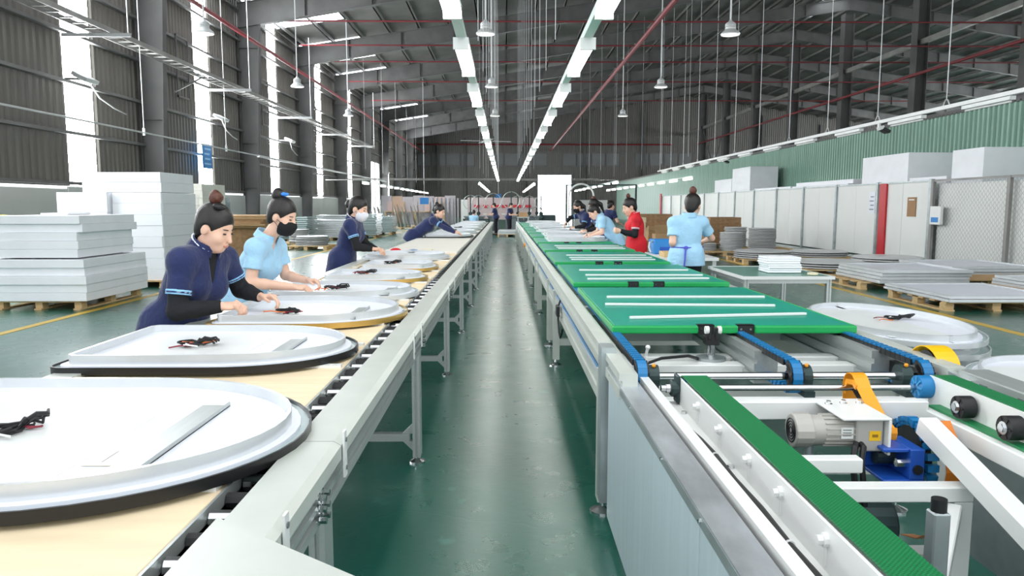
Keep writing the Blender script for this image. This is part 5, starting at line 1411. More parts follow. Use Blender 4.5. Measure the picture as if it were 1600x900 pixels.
# ================================================================== PALLETS, STACKS AND PARTITION
def pallet_proto():
    return (MB().box(-0.6, 0.6, -0.05, 0.05, 0.108, 0.13).mesh('deck_board', m_wood), MB().box(-0.05, 0.05, -0.07, 0.07, 0.02, 0.108).mesh('block', m_wood),
            MB().box(-0.05, 0.05, -0.6, 0.6, 0.0, 0.02).mesh('runner', m_wood))
DB, BK, RN = pallet_proto()
def pallet(x0, x1, y0, y1, label, group='wooden pallets'):
    cx, cy = (x0 + x1) / 2, (y0 + y1) / 2; sx, sy = (x1 - x0) / 1.2, (y1 - y0) / 1.2
    t = thing('wooden_pallet', (cx, cy, 0), label, 'pallet', group)
    for k in range(6):
        put('deck_board', DB, t, (cx, y0 + 0.05 * sy + (y1 - y0 - 0.1 * sy) * k / 5, 0), scale=(sx, sy, 1))
    for ix in (-1, 0, 1):
        put('runner', RN, t, (cx + ix * 0.55 * sx, cy, 0), scale=(sx, sy, 1))
        for iy in (-1, 0, 1):
            put('block', BK, t, (cx + ix * 0.55 * sx, cy + iy * 0.53 * sy, 0), scale=(sx, 1, 1))
    return t
def slabs(n, x0, x1, y0, y1, z0, z1, mat, name, what, cat, group, jit=0.03, seed=1, gap=0.002, bev=0.004):
    rn = random.Random(seed); hh = (z1 - z0) / n
    for i in range(n):
        dx, dy = rn.uniform(-jit, jit), rn.uniform(-jit, jit)
        o = MB().box(x0 + dx, x1 + dx, y0 + dy, y1 + dy, z0 + i * hh, z0 + (i + 1) * hh - gap).build(name, mat, bev=bev)
        tag(o, '%s, %s' % (what, nth(i, n)), cat, group)
# ---- left: white foam packs
pallet(-7.2, -6.0, 10.45, 12.25, 'wooden pallet under the front stack of white foam packs at the left edge')
slabs(5, -7.26, -5.86, 10.4, 12.2, 0.13, 0.72, m_foam, 'foam_pack', 'white foam pack in the lower half of the front left stack', 'foam', 'front left foam stack', 0.035, 3)
slabs(5, -7.18, -5.95, 10.45, 12.0, 0.74, 1.33, m_foam, 'foam_pack', 'white foam pack in the upper half of the front left stack', 'foam', 'front left foam stack', 0.04, 4)
tag(MB().box(-6.75, -6.35, 10.9, 11.5, 1.33, 1.36).build('foam_offcut', m_foam, bev=0.005), 'thin white foam offcut on top of the front left stack', 'foam')
pallet(-7.95, -6.05, 13.3, 14.9, 'wooden pallet under the tall film-wrapped foam stack at the left')
slabs(8, -6.98, -6.12, 13.35, 14.85, 0.13, 1.70, m_foam, 'foam_pack', 'white foam pack in the film-wrapped column of the tall stack', 'foam', 'tall left foam stack', 0.012, 5)
slabs(4, -7.88, -7.05, 13.4, 14.8, 0.13, 1.0, m_foam, 'foam_pack', 'white foam pack low in the left column of the tall stack', 'foam', 'tall left foam stack', 0.012, 6)
slabs(2, -7.90, -7.02, 13.25, 14.8, 1.002, 1.70, m_foam, 'foam_pack', 'big white foam pack jutting left on the tall stack', 'foam', 'tall left foam stack', 0.012, 7)
slabs(2, -7.52, -6.12, 13.4, 14.8, 1.705, 2.06, m_foam, 'foam_pack', 'white foam pack capping the tall left stack', 'foam', 'tall left foam stack', 0.02, 8)
m_wrap = M('clear_stretch_film', (235, 238, 240), 0.12, 0, 0.02, 6, bump=0.9, bscale=7, alpha=0.22)
q = MB(); rn = random.Random(5); nn = 22
vs = []
for (xa, ya, xb, yb) in ((-7.0, 13.31, -6.08, 13.31), (-6.08, 13.31, -6.08, 14.9)):
    base = len(q.v); vs = []
    for i in range(nn + 1):
        for j in range(nn + 1):
            f = i / nn; d = rn.uniform(0, 0.02)
            x = xa + (xb - xa) * f; y = ya + (yb - ya) * f
            vs.append((x + (d if xa == xb else 0), y - (d if ya == yb else 0), 0.16 + 1.52 * j / nn))
    q.add(vs, [(i * (nn + 1) + j, (i + 1) * (nn + 1) + j, (i + 1) * (nn + 1) + j + 1, i * (nn + 1) + j + 1) for i in range(nn) for j in range(nn)])
tag(q.build('stretch_film', m_wrap, smooth=True), 'clear wrinkled stretch film around the tall left foam stack', 'film')
pallet(-7.6, -6.4, 16.0, 17.3, 'wooden pallet under the cream foam stack behind the woman with hair clip')
slabs(12, -7.55, -6.45, 16.0, 17.3, 0.13, 1.93, m_foam_c, 'foam_pack', 'cream foam board in the stack behind the woman with hair clip', 'foam', 'cream foam stack', 0.015, 9)
pallet(-9.5, -8.3, 12.6, 13.8, 'wooden pallet at the far left edge under loose foam')
slabs(5, -9.45, -8.25, 12.6, 13.8, 0.13, 1.1, m_foam_c, 'foam_pack', 'pale foam block under the yellow bag at the left edge', 'foam', 'left edge foam', 0.05, 10)
q = MB()
for k in range(7):
    q.sphere((-8.62 + 0.05 * k * math.cos(k), 12.85 + 0.05 * math.sin(k * 2.1), 1.17 + 0.03 * (k % 3)), 0.11, 10, (1.3, 1, 0.8))
tag(q.build('yellow_bag', M('yellow_plastic_bag', (222, 212, 90), 0.4, 0, 0.15, 12, bump=0.6, bscale=20), smooth=True), 'crumpled yellow plastic bag on the foam at the left edge', 'bag')
# ---- left: cardboard
pallet(-7.3, -6.1, 18.9, 20.2, 'wooden pallet under the flattened cartons behind the woman in black mask')
slabs(3, -7.2, -6.2, 18.95, 20.15, 0.13, 0.90, m_card_d, 'carton_bundle', 'bundle of flat brown cartons behind the woman in black mask', 'cartons', 'flat cartons at the left', 0.03, 11)
slabs(6, -7.35, -6.05, 18.8, 20.3, 0.90, 1.22, m_card, 'cardboard_sheet', 'loose cardboard sheet on the carton pile beyond the black mask', 'cardboard', 'flat cartons at the left', 0.1, 12)
for i in range(3):
    tag(MB().box(-5.95 + 0.02 * i, -5.6 + 0.02 * i, 14.6, 15.1, 0.17 * i, 0.165 + 0.17 * i).build('carton', m_card, bev=0.004), 'small brown carton between the two women at the left, ' + nth(i, 3), 'carton', 'small cartons at the left')
# mirrors / small dark panels on the wall boards
for (y, z0, z1, w) in ((27.0, 1.0, 1.85, 'left'), (28.4, 1.0, 1.75, 'right')):
    tag(MB().box(-10.6, -10.56, y, y + 0.45, 0, z1).build('narrow_mirror', M('bluish_mirror', (130, 148, 152), 0.15, 0.6), bev=0.01), 'narrow dark mirror leaning at the pale wall boards, %s one' % w, 'mirror')
# ---- round and oval frames in stacks
m_disc = M('pale_silver_disc', (226, 228, 228), 0.35, 0.15, 0.04, 6)
def discs(n, cx, cy, r, z0, dz, what, group, sq=1.0, th=0.75, seed=1):
    rn = random.Random(seed)
    prof = [(0.0, 0.0), (r, 0.0), (r, dz * th * 0.45), (r * 0.93, dz * th), (0.0, dz * th)]
    me = MB().lathe(prof, (0, 0, 0), 28).mat(1).lathe([(r * 1.004, 0.0), (r * 1.004, dz * 0.16)], (0, 0, 0), 28).mesh('round_mirror', [m_disc, m_black], True)  # black base band: dark rim, also painted shade of gaps between discs
    try: me.set_sharp_from_angle(angle=R(35))
    except Exception: pass
    for i in range(n):
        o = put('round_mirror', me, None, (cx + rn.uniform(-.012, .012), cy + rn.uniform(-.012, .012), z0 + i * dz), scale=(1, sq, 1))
        tag(o, '%s, %s' % (what, nth(i, n)), 'mirror', group)
def rects(n, x0, x1, y0, y1, z0, dz, what, group, seed=1, jit=0.04):
    rn = random.Random(seed)
    for i in range(n):
        dx, dy = rn.uniform(-jit, jit), rn.uniform(-jit, jit)
        t = thing('mirror_tray', ((x0 + x1) / 2, (y0 + y1) / 2, z0 + i * dz), '%s, %s' % (what, nth(i, n)), 'mirror', group)
        a = [(x0 + dx, y0 + dy), (x1 + dx, y0 + dy), (x1 + dx, y1 + dy), (x0 + dx, y1 + dy)]
        b_ = [(x0 + dx + .05, y0 + dy + .05), (x1 + dx - .05, y0 + dy + .05), (x1 + dx - .05, y1 + dy - .05), (x0 + dx + .05, y1 + dy - .05)]
        MB().ring(a, b_, z0 + i * dz, z0 + (i + 1) * dz - 0.004).build('edge_frame', m_rim, t, bev=0.004)
        MB().prism(b_, z0 + i * dz, z0 + (i + 0.55) * dz).build('panel', m_tray, t)
pallet(-8.2, -6.7, 26.4, 28.0, 'wooden pallet with round frames right of the woman in black mask')
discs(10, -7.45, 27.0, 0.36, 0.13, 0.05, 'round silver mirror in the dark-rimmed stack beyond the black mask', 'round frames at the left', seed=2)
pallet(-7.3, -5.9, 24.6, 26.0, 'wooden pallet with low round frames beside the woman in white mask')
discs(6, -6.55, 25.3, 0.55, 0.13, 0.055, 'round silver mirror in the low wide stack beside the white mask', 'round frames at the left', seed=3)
for j, (x0, y0, n, nm) in enumerate(((-9.3, 30.0, 12, 'first'), (-8.0, 31.5, 10, 'second'), (-7.2, 34.0, 13, 'third'), (-8.8, 35.0, 12, 'fourth'), (-7.0, 37.5, 11, 'fifth'), (-8.6, 39.0, 9, 'sixth'))):
    pallet(x0, x0 + 1.3, y0, y0 + 1.5, 'wooden pallet under the %s grey frame stack along the left wall' % nm)
    slabs(n, x0 - 0.05, x0 + 1.35, y0 - 0.05, y0 + 1.5, 0.13, 0.13 + n * 0.075, m_rim if j % 2 else m_glass, 'grey_mirror', 'flat grey mirror in the %s stack along the left wall' % nm, 'frame', 'grey frame stacks along the left wall', 0.04, 40 + j, gap=0.02, bev=0)
# leaning dark green glass sheets
m_dglass = M('dark_green_glass', (38, 70, 62), 0.1, 0.1, 0.1, 2)
m_lglass = M('pale_green_glass', (150, 176, 160), 0.12, 0.1, 0.1, 2)
k = 0
for j, (x, y, m_) in enumerate(((-9.5, 33.2, 3), (-7.4, 42.5, 4), (-6.6, 46.5, 4), (-6.0, 50.0, 3), (-5.0, 53.5, 3))):
    pallet(x - 0.6, x + 0.9, y - 0.6, y + 0.6, 'wooden pallet carrying leaning glass sheets, group %s from the camera' % ('one', 'two', 'three', 'four', 'five')[j])
    for i in range(m_):
        xx = x + i * 0.22
        q = MB().add([(xx, y - 0.5, 0.13), (xx + 0.02, y - 0.5, 0.13), (xx - 0.28, y - 0.3, 1.45 + 0.1 * (i % 2)), (xx - 0.3, y - 0.3, 1.45 + 0.1 * (i % 2)), (xx, y + 0.5, 0.13), (xx + 0.02, y + 0.5, 0.13), (xx - 0.28, y + 0.3, 1.35), (xx - 0.3, y + 0.3, 1.35)],
                     [(0, 1, 2, 3), (7, 6, 5, 4), (0, 4, 5, 1), (1, 5, 6, 2), (2, 6, 7, 3), (3, 7, 4, 0)])
        tag(q.build('glass_sheet', m_dglass if (i + j) % 2 else m_lglass), '%s glass sheet leaning in group %s along the left, sheet %s' % ('dark green' if (i + j) % 2 else 'pale green', ('one', 'two', 'three', 'four', 'five')[j], ('one', 'two', 'three', 'four')[i]), 'glass', 'leaning glass sheets at the left')
# ---- far left: lilac partition, sign and leaning boards
fp = thing('far_screen', (-7, 60, 0), 'far pinkish-grey partition panels behind the leaning glass sheets', 'partition')
m_lil = [M('lilac_grey_board', (190, 184, 190), 0.6), M('pinkish_board', (206, 184, 180), 0.6), M('tan_board', (200, 172, 150), 0.6)]
for i in range(7):
    MB().box(-9.9 + i * 0.85, -9.07 + i * 0.85, 59.9, 60, 0, 2.25 - 0.05 * (i % 3)).build('partition_panel', m_lil[(i * 2) % 3 if i % 2 else 0], fp)
for i in range(5):
    MB().box(-9.4 + i * 1.0, -9.0 + i * 1.0, 59.75, 59.9, 0.9, 1.75).build('poster', m_lil[(i + 1) % 3], fp)
MB().box(-9.6, -4.6, 59.2, 59.7, 0.95, 1.0).build('shelf', m_wood, fp)
for i in range(3):
    MB().box(-9.5 + i * 2.3, -9.4 + i * 2.3, 59.3, 59.6, 0, 0.95).build('shelf_leg', m_wood, fp)
sg = thing('hanging_sign', (-5.6, 52, 1.6), 'blue station sign above the bending woman', 'sign')
MB().box(-5.9, -5.3, 51.98, 52.02, 1.55, 2.0).build('board', m_signb, sg)
MB().tube([(-5.6, 52, 2.0), (-5.6, 52, roof_z(-5.6) - 0.2)], 0.012, 5).build('cord', m_wire, sg)
for i in range(7):
    x = -4.6 + i * 0.23
    q = MB().box(x, x + 0.06, 47.0 + i * 0.5, 47.9 + i * 0.5, 0, 1.95)
    tag(q.build('grey_board', M('grey_lilac_board', (178, 178, 186), 0.5), bev=0.005), 'tall grey board standing in the row right of the bending woman, %s from the left' % ('first', 'second', 'third', 'fourth', 'fifth', 'sixth', 'seventh')[i], 'board', 'grey boards beyond the bending woman')
tag(MB().box(-3.3, -2.3, 56, 56.1, 0, 1.9).build('white_screen', m_part), 'plain white standing panel left of the ring machines', 'panel')
# ---- bending machines with hoops
bn = thing('banner', (1.0, 46, 0), 'long pale banner with red lettering behind the ring machines', 'banner')
MB().box(-2.3, 1.9, 46, 46.06, 0.6, 1.95).build('banner_sheet', M('pale_pink_banner', (196, 178, 178), 0.7), bn)
for i, (x, w) in enumerate(((-1.9, 0.35), (-1.35, 0.3), (-0.85, 0.5), (-0.2, 0.35), (0.5, 0.5), (1.15, 0.45))):
    MB().box(x, x + w, 45.97, 46.0, 1.32, 1.5).build('red_lettering', M('red_print', (206, 60, 70), 0.6), bn)
    MB().box(x, x + w * 0.7, 45.97, 46.0, 0.9, 0.97).build('white_lettering', m_white, bn)
for i in (-2.25, 1.8):
    MB().box(i, i + 0.06, 46.06, 46.1, 0, 1.95).build('banner_post', m_steel, bn)
def hoop_machine(px, r, zc, y, i, w):
    x = px
    t = thing('ring_bending_machine', (x, y, 0), 'grey ring bending machine with an upright metal hoop, %s from the left' % w, 'machine', 'ring bending machines')
    MB().box(x - 0.28, x + 0.28, y - 0.25, y + 0.25, 0.12, 0.85).box(x - 0.34, x + 0.34, y - 0.3, y + 0.3, 0.85, 0.92).build('cabinet', M('machine_grey', (120, 130, 134), 0.5), t, bev=0.01)
    for (dx, dy) in ((-.25, -.2), (.25, -.2), (-.25, .2), (.25, .2)):
        MB().cyl((x + dx, y + dy, 0), (x + dx, y + dy, 0.12), 0.03, n=8).build('machine_foot', m_black, t)
    MB().tube([(x + r * math.cos(2 * math.pi * k / 28), y, zc + r * math.sin(2 * math.pi * k / 28)) for k in range(28)], 0.022, 6, closed=True).build('hoop', m_alu, t, smooth=True)
    MB().box(x - 0.03, x + 0.03, y - 0.03, y + 0.03, 0.92, zc + r).build('mast', m_iron, t)
    MB().cyl((x, y - 0.12, 1.05), (x, y + 0.1, 1.05), 0.1, n=12).build('roller_head', m_iron, t)
wds = ['first', 'second', 'third', 'fourth', 'fifth', 'sixth', 'seventh', 'eighth']
for i, (px, r, zc) in enumerate(((-1.77, 0.36, 1.62), (-1.38, 0.36, 1.62), (-0.62, 0.42, 1.68), (0.32, 0.44, 1.72), (0.68, 0.38, 1.58), (1.3, 0.34, 1.62), (1.85, 0.32, 1.62), (1.75, 0.34, 1.05))):
    hoop_machine(px, r, zc, 38.4 + 0.7 * (i % 3) + (1.8 if i == 7 else 0), i, wds[i])
mt = thing('work_table', (-1.5, 37.4, 0), 'long dark work table in front of the ring machines', 'table')
MB().box(-2.1, -0.75, 37.1, 37.7, 0.76, 0.8).build('table_top', m_iron, mt)
for x in (-2.05, -0.8):
    for y in (37.15, 37.65):
        MB().box(x - 0.03, x + 0.03, y - 0.03, y + 0.03, 0, 0.76).build('leg', m_iron, mt)
cbx = MB().box(0.66, 1.09, 36.0, 36.35, 0.92, 1.13).build('carton', m_card)
tag(cbx, 'small carton on the grey bench by the far navy worker', 'carton')
ct2 = thing('grey_bench', (0.88, 36.2, 0), 'small grey bench under the carton by the far navy worker', 'bench')
MB().box(0.58, 1.18, 35.9, 36.5, 0.87, 0.92).build('bench_top', m_alu, ct2)
for x in (0.63, 1.13):
    for y in (35.95, 36.45): MB().box(x - 0.025, x + 0.025, y - 0.025, y + 0.025, 0, 0.87).build('leg', m_alu, ct2)
sg2 = thing('hanging_sign', (-0.35, 40, 1.9), 'blue station sign hanging over the ring machines', 'sign')
MB().box(-0.5, -0.2, 39.98, 40.0, 1.87, 2.08).build('board', m_signb, sg2)
MB().tube([(-0.35, 40, 2.08), (-0.35, 40, roof_z(-0.35) - 0.2)], 0.01, 5).build('cord', m_wire, sg2)
pallet(-0.35, 0.55, 34.8, 36.0, 'low pallet with pale frames at the end of the aisle')
slabs(4, -0.32, 0.5, 34.8, 36.0, 0.13, 0.33, m_rim, 'flat_mirror', 'pale flat frame on the low pallet at the aisle end', 'frame', 'frames at the aisle end', 0.05, 60)
# leafy pump trolley shapes and grey cast machine at the end of the right conveyor
gmx = thing('grey_bench_machine', (1.95, 33.2, 0), 'dark grey bench machine at the end of the right conveyor', 'machine')
MB().box(1.35, 2.3, 32.9, 33.6, 0.0, 0.75).build('machine_base', m_iron, gmx, bev=0.02)
MB().box(1.5, 2.25, 33.0, 33.5, 0.75, 1.05).cyl((1.6, 33.0, 0.95), (1.6, 32.85, 0.95), 0.1, n=12).build('machine_head', m_iron, gmx, bev=0.03)
hd = thing('looped_stand', (2.9, 31.8, 0), 'thin stand with a looped white handle before the bright doorway', 'stand')
MB().cyl((2.9, 31.8, 0), (2.9, 31.8, 1.45), 0.02, n=8).build('pole', m_steel, hd)
MB().cyl((2.9, 31.8, 0), (2.9, 31.8, 0.03), 0.18, n=14).build('base', m_steel, hd)
MB().tube([(2.9 + 0.16 * math.cos(2 * math.pi * k / 16) * (1.0), 31.8, 1.38 + 0.1 * math.sin(2 * math.pi * k / 16)) for k in range(16)], 0.015, 6, closed=True).build('handle_loop', m_steel, hd)
# white lamp arch behind the cap worker
ar = thing('white_arch', (2.45, 24, 0), 'white tubular arch standing behind the worker in the cap', 'arch')
MB().tube([(2.05, 24, 0)] + [(2.45 - 0.4 * math.cos(math.pi * k / 14), 24, 1.75 + 0.4 * math.sin(math.pi * k / 14)) for k in range(15)] + [(2.85, 24, 0)], 0.03, 8).build('arch_tube', m_white, ar, smooth=True)
MB().box(1.98, 2.92, 23.8, 24.2, 0, 0.03).build('base_plate', m_steel, ar)
tag(MB().box(3.75, 5.5, 40, 40.08, 0, 1.75).build('pale_board', m_white_b), 'pale board standing behind the far navy worker on the right', 'board')
pst = MB().box(2.76, 2.84, 33.96, 34.04, 0, 2.4).box(2.76, 6, 33.97, 34.03, 2.36, 2.42).box(5.92, 6, 33.96, 34.04, 0, 2.4)
tag(pst.build('dark_goalpost', m_iron), 'dark goalpost frame standing in front of the bright doorway', 'frame')
# ---- far lamp rows
def far_row(x, z, y0, y1, n, label, lit=True):
    t = thing('light_row', (x, y0, z), label, 'line lights')
    MB().box(x - 0.03, x + 0.03, y0 - 1, y1 + 1, z + 0.05, z + 0.1).build('trunking', m_mint, t)
    me = MB().box(-0.07, 0.07, -0.6, 0.6, -0.05, 0.03).mesh('far_tube_lamp', e_lamp if lit else m_white)
    rod_ = MB().tube([(0, 0, 0.1), (0, 0, 1)], 0.01, 4).mesh('hanger', m_wire)
    for k in range(n):
        y = y0 + (y1 - y0) * k / (n - 1)
        put('tube_lamp', me, t, (x, y, z))
        if k % 2 == 0: put('hanger_wire', rod_, t, (x, y, z), scale=(1, 1, roof_z(x) - z))
far_row(-7.6, 2.67, 41, 73, 12, 'far lit tube lamp row near the left wall')
far_row(-1.4, 2.67, 42, 66, 8, 'far lit tube lamp row left of the bright doorway')
far_row(1.65, 2.67, 43, 66, 8, 'far lit tube lamp row nearest the bright doorway')
far_row(5.9, 2.67, 40, 62, 8, 'far lit tube lamp row right of the bright doorway')
far_row(8.3, 2.67, 34, 60, 10, 'far white lamp row in front of the green wall', lit=True)
for i, y in enumerate((44, 52, 62)):
    pipe('thin horizontal steel conduit across the far hall, %s of three' % ('nearest', 'middle', 'farthest')[i], [(-10.5, y, 2.95 + 0.35 * i), (6.5, y, 2.95 + 0.35 * i)], 0.03, m_purlin, 'conduit', 'conduit', 6)

# ---- right: white partition with posts, red strip, chain link bay
pt = thing('panel_fence', (10.6, 30, 0), 'long white panel partition with steel posts along the right side', 'partition')
yy = 18.5; i = 0
post_me = MB().box(-0.05, 0.05, -0.05, 0.05, 0, 2.12).mesh('post', m_galv)
pan_me = MB().box(-0.015, 0.015, -0.64, 0.64, 0.03, 2.06).mesh('partition_panel', m_part)
while yy < 49.5:
    put('post', post_me, pt, (10.6, yy, 0))
    for j in (0, 1):
        put('partition_panel', pan_me, pt, (10.62, yy + 0.05 + 0.64 + j * 1.29, 0))
    yy += 2.64; i += 1
put('post', post_me, pt, (10.6, yy, 0))
MB().box(10.57, 10.63, 18.5, yy, 2.06, 2.10).build('top_rail', m_galv, pt)
m_redp = M('red_door_edge', (190, 14, 34), 0.4, 0, 0.08, 3)
MB().box(10.55, 10.6, 20.62, 20.98, 0.03, 2.07).build('red_strip', m_redp, pt)
MB().box(10.5, 10.56, yy + 0.1, yy + 0.5, 0, 2.25).build('red_strip', m_redp, pt)
MB().box(10.58, 10.60, 19.15, 19.55, 1.18, 1.68).build('brown_notice', M('brown_notice', (160, 122, 84), 0.6), pt)
MB().box(10.575, 10.58, 19.22, 19.48, 1.6, 1.63).build('notice_print', m_white, pt)
MB().box(10.59, 10.605, 21.3, 21.65, 1.25, 1.85).build('paper_notice', m_tray, pt)
for k in range(4):
    MB().box(10.585, 10.59, 21.36, 21.6 - 0.05 * (k % 2), 1.34 + k * 0.12, 1.37 + k * 0.12).build('paper_print', m_alu_d, pt)
MB().box(10.5, 10.58, 17.9, 18.35, 1.0, 1.45).build('switch_box', m_white, pt, bev=0.01)
MB().box(10.49, 10.5, 17.98, 18.27, 1.06, 1.18).build('switch_label', m_signb, pt)
for y in (18.4, 15.6, 12.9, 10.2, 7.6):
    MB().box(10.55, 10.62, y - 0.05, y + 0.05, 0, 2.1).build('mesh_post', m_purlin, pt)
MB().box(10.56, 10.6, 7.6, 18.4, 2.05, 2.1).build('mesh_top_rail', m_purlin, pt)
MB().box(10.70, 10.74, 7.6, 18.35, 0.02, 2.0).build('white_backing', m_part, pt)
q = MB(); P_ = 0.13
y = 7.6
k = 0
cl = MB()
while y < 18.4:
    pts = []
    for j in range(33):
        pts.append((10.585 + (0.006 if (j + k) % 2 else -0.006), y + (P_ / 2 if (j + k) % 2 else 0), 0.02 + j * 0.063))
    cl.tube(pts, 0.003, 3)
    y += P_ / 2; k += 1
cl = cl.build('chain_link_mesh', m_purlin, pt); cl['kind'] = 'stuff'
# tall foam stacks behind the partition
slabs(1, 10.95, 12.3, 20.3, 22.9, 0, 2.9, m_foam, 'foam_block', 'big white foam block rising behind the partition over the red strip', 'foam', None, 0, 1)
slabs(1, 10.95, 12.3, 17.1, 18.3, 0, 2.8, m_foam, 'foam_block', 'big white foam block rising behind the chain-link fence at right', 'foam', None, 0, 1)
slabs(1, 10.95, 12.3, 18.5, 20.2, 0, 2.2, m_foam, 'foam_block', 'low white foam block between the two big blocks behind the partition', 'foam', None, 0, 1)
slabs(1, 10.95, 12.2, 33.4, 36.0, 0, 3.2, m_foam, 'foam_block', 'far tall white foam block behind the partition by the green wall', 'foam', None, 0, 1)
slabs(1, 10.95, 12.2, 36.1, 39.0, 0, 2.75, m_foam, 'foam_block', 'far lower white foam block behind the partition by the green wall', 'foam', None, 0, 1)
slabs(3, 10.9, 12.2, 28.8, 33.0, 1.9, 2.2, m_foam, 'foam_sheet', 'white foam sheet peeking over the middle of the partition', 'foam', 'foam sheets over the partition', 0.1, 70)
slabs(3, 10.9, 12.2, 23.4, 28.0, 1.9, 2.3, m_foam, 'foam_sheet', 'white foam sheet peeking over the partition left of the big block', 'foam', 'foam sheets over the partition', 0.1, 71)
for (a, b2, nm) in ((28.6, 33.1, 'middle'), (23.3, 28.1, 'nearer')):
    r_ = thing('storage_rack', (11.5, (a + b2) / 2, 0), 'steel rack behind the partition holding the %s foam sheets' % nm, 'rack')
    MB().box(10.9, 12.3, a, b2, 1.86, 1.9).build('rack_shelf', m_galv, r_)
    for y in (a + .1, b2 - .1):
        for x in (10.95, 12.25): MB().box(x - .03, x + .03, y - .03, y + .03, 0, 1.86).build('rack_leg', m_galv, r_)
# ---- right: pallets with framed mirrors
pallet(6.15, 7.6, 10.2, 11.8, 'nearest wooden pallet at the right beside the yellow line')
rects(2, 6.15, 7.75, 10.1, 11.9, 0.135, 0.045, 'large white rectangular mirror tray on the nearest right pallet', 'mirror trays on the right pallets', 80)
pallet(7.9, 9.4, 10.4, 12.0, 'wooden pallet behind the nearest right pallet under dark-edged frames')
tag(MB().box(7.9, 9.45, 10.3, 12.0, 0.132, 0.2).build('cardboard_sheet', m_card, bev=0.003), 'thick cardboard sheet under the dark-edged frames at right', 'cardboard')
rects(3, 7.95, 9.45, 10.3, 12.0, 0.2, 0.05, 'dark-edged rectangular tray before the chain-link fence', 'mirror trays on the right pallets', 81)
pallet(6.25, 7.6, 12.9, 14.5, 'second wooden pallet at the right beside the yellow line')
rects(4, 6.45, 8.0, 12.6, 14.3, 0.135, 0.06, 'silver rectangular tray in the pile of four at right', 'mirror trays on the right pallets', 82)
pallet(8.0, 9.5, 13.2, 14.8, 'wooden pallet deep at the right in front of the red strip')
tag(MB().box(7.9, 9.6, 13.1, 14.9, 0.132, 0.24).build('cardboard_sheet', m_card, bev=0.003), 'cardboard sheet deep at the right in front of the red strip', 'cardboard')
rects(3, 8.0, 9.6, 13.1, 14.9, 0.24, 0.05, 'silver tray deep at the right in front of the red strip', 'mirror trays on the right pallets', 83)
pallet(6.3, 7.7, 15.4, 17.0, 'third wooden pallet at the right under film-wrapped round frames')
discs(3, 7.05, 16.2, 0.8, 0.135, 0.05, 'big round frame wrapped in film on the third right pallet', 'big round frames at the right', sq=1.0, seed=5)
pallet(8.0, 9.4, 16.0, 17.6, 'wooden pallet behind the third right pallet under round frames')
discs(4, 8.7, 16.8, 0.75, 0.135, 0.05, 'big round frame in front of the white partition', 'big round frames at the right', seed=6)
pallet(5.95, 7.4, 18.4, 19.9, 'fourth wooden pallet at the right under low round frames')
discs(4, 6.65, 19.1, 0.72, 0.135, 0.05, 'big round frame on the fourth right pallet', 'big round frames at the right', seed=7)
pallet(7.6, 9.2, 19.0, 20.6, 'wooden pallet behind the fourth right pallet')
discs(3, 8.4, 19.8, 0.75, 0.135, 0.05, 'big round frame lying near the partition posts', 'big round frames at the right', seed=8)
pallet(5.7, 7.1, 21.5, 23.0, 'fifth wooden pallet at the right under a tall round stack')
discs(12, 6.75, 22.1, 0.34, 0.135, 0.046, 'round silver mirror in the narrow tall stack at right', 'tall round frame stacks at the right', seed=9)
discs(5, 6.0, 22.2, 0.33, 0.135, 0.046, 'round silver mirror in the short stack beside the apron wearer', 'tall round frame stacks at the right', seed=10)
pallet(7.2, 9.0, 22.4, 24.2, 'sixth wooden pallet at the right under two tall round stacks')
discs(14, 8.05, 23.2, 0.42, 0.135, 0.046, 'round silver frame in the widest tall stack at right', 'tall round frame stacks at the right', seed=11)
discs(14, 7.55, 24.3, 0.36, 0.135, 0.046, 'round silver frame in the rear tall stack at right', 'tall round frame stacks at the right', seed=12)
# cardboard stacks right
pallet(7.2, 8.4, 26.2, 27.4, 'wooden pallet under the brown carton stack by the partition')
slabs(4, 7.25, 8.35, 26.25, 27.35, 0.13, 1.05, m_card_d, 'carton_bundle', 'brown carton bundle in the stack by the white partition', 'cartons', 'right carton stack', 0.02, 90)
pallet(4.5, 5.9, 24.6, 26.0, 'wooden pallet under the carton stack behind the woman in red')
slabs(4, 4.75, 5.7, 24.7, 25.9, 0.13, 0.8, m_card, 'carton_bundle', 'brown carton in the stack behind the woman in red', 'cartons', 'cartons behind the woman in red', 0.04, 91)
slabs(2, 4.5, 5.6, 24.9, 26.0, 0.8, 1.18, m_card_d, 'carton_bundle', 'dark brown carton bundle topping the stack behind the woman in red', 'cartons', 'cartons behind the woman in red', 0.03, 92)
pallet(3.9, 5.0, 23.2, 24.2, 'wooden pallet under pale cartons left of the woman in red')
slabs(6, 3.95, 4.4, 23.2, 24.0, 0.13, 1.1, M('pale_carton', (214, 196, 166), 0.8, 0, 0.1, 6), 'carton', 'pale carton in the column just left of the red polo', 'carton', 'pale carton column', 0.02, 93)
ob = thing('open_carton', (4.75, 22.4, 0), 'open carton with a raised flap behind the woman in red', 'carton')
MB().box(4.5, 5.0, 22.2, 22.7, 0.0, 0.62).build('box', m_card, ob)
MB().add([(4.5, 22.2, 0.62), (5.0, 22.2, 0.62), (5.05, 22.1, 0.9), (4.45, 22.1, 0.9), (4.5, 22.21, 0.62), (5.0, 22.21, 0.62), (5.05, 22.11, 0.9), (4.45, 22.11, 0.9)], [(0, 1, 2, 3), (7, 6, 5, 4), (0, 4, 5, 1), (1, 5, 6, 2), (2, 6, 7, 3), (3, 7, 4, 0)]).build('flap', m_card, ob)
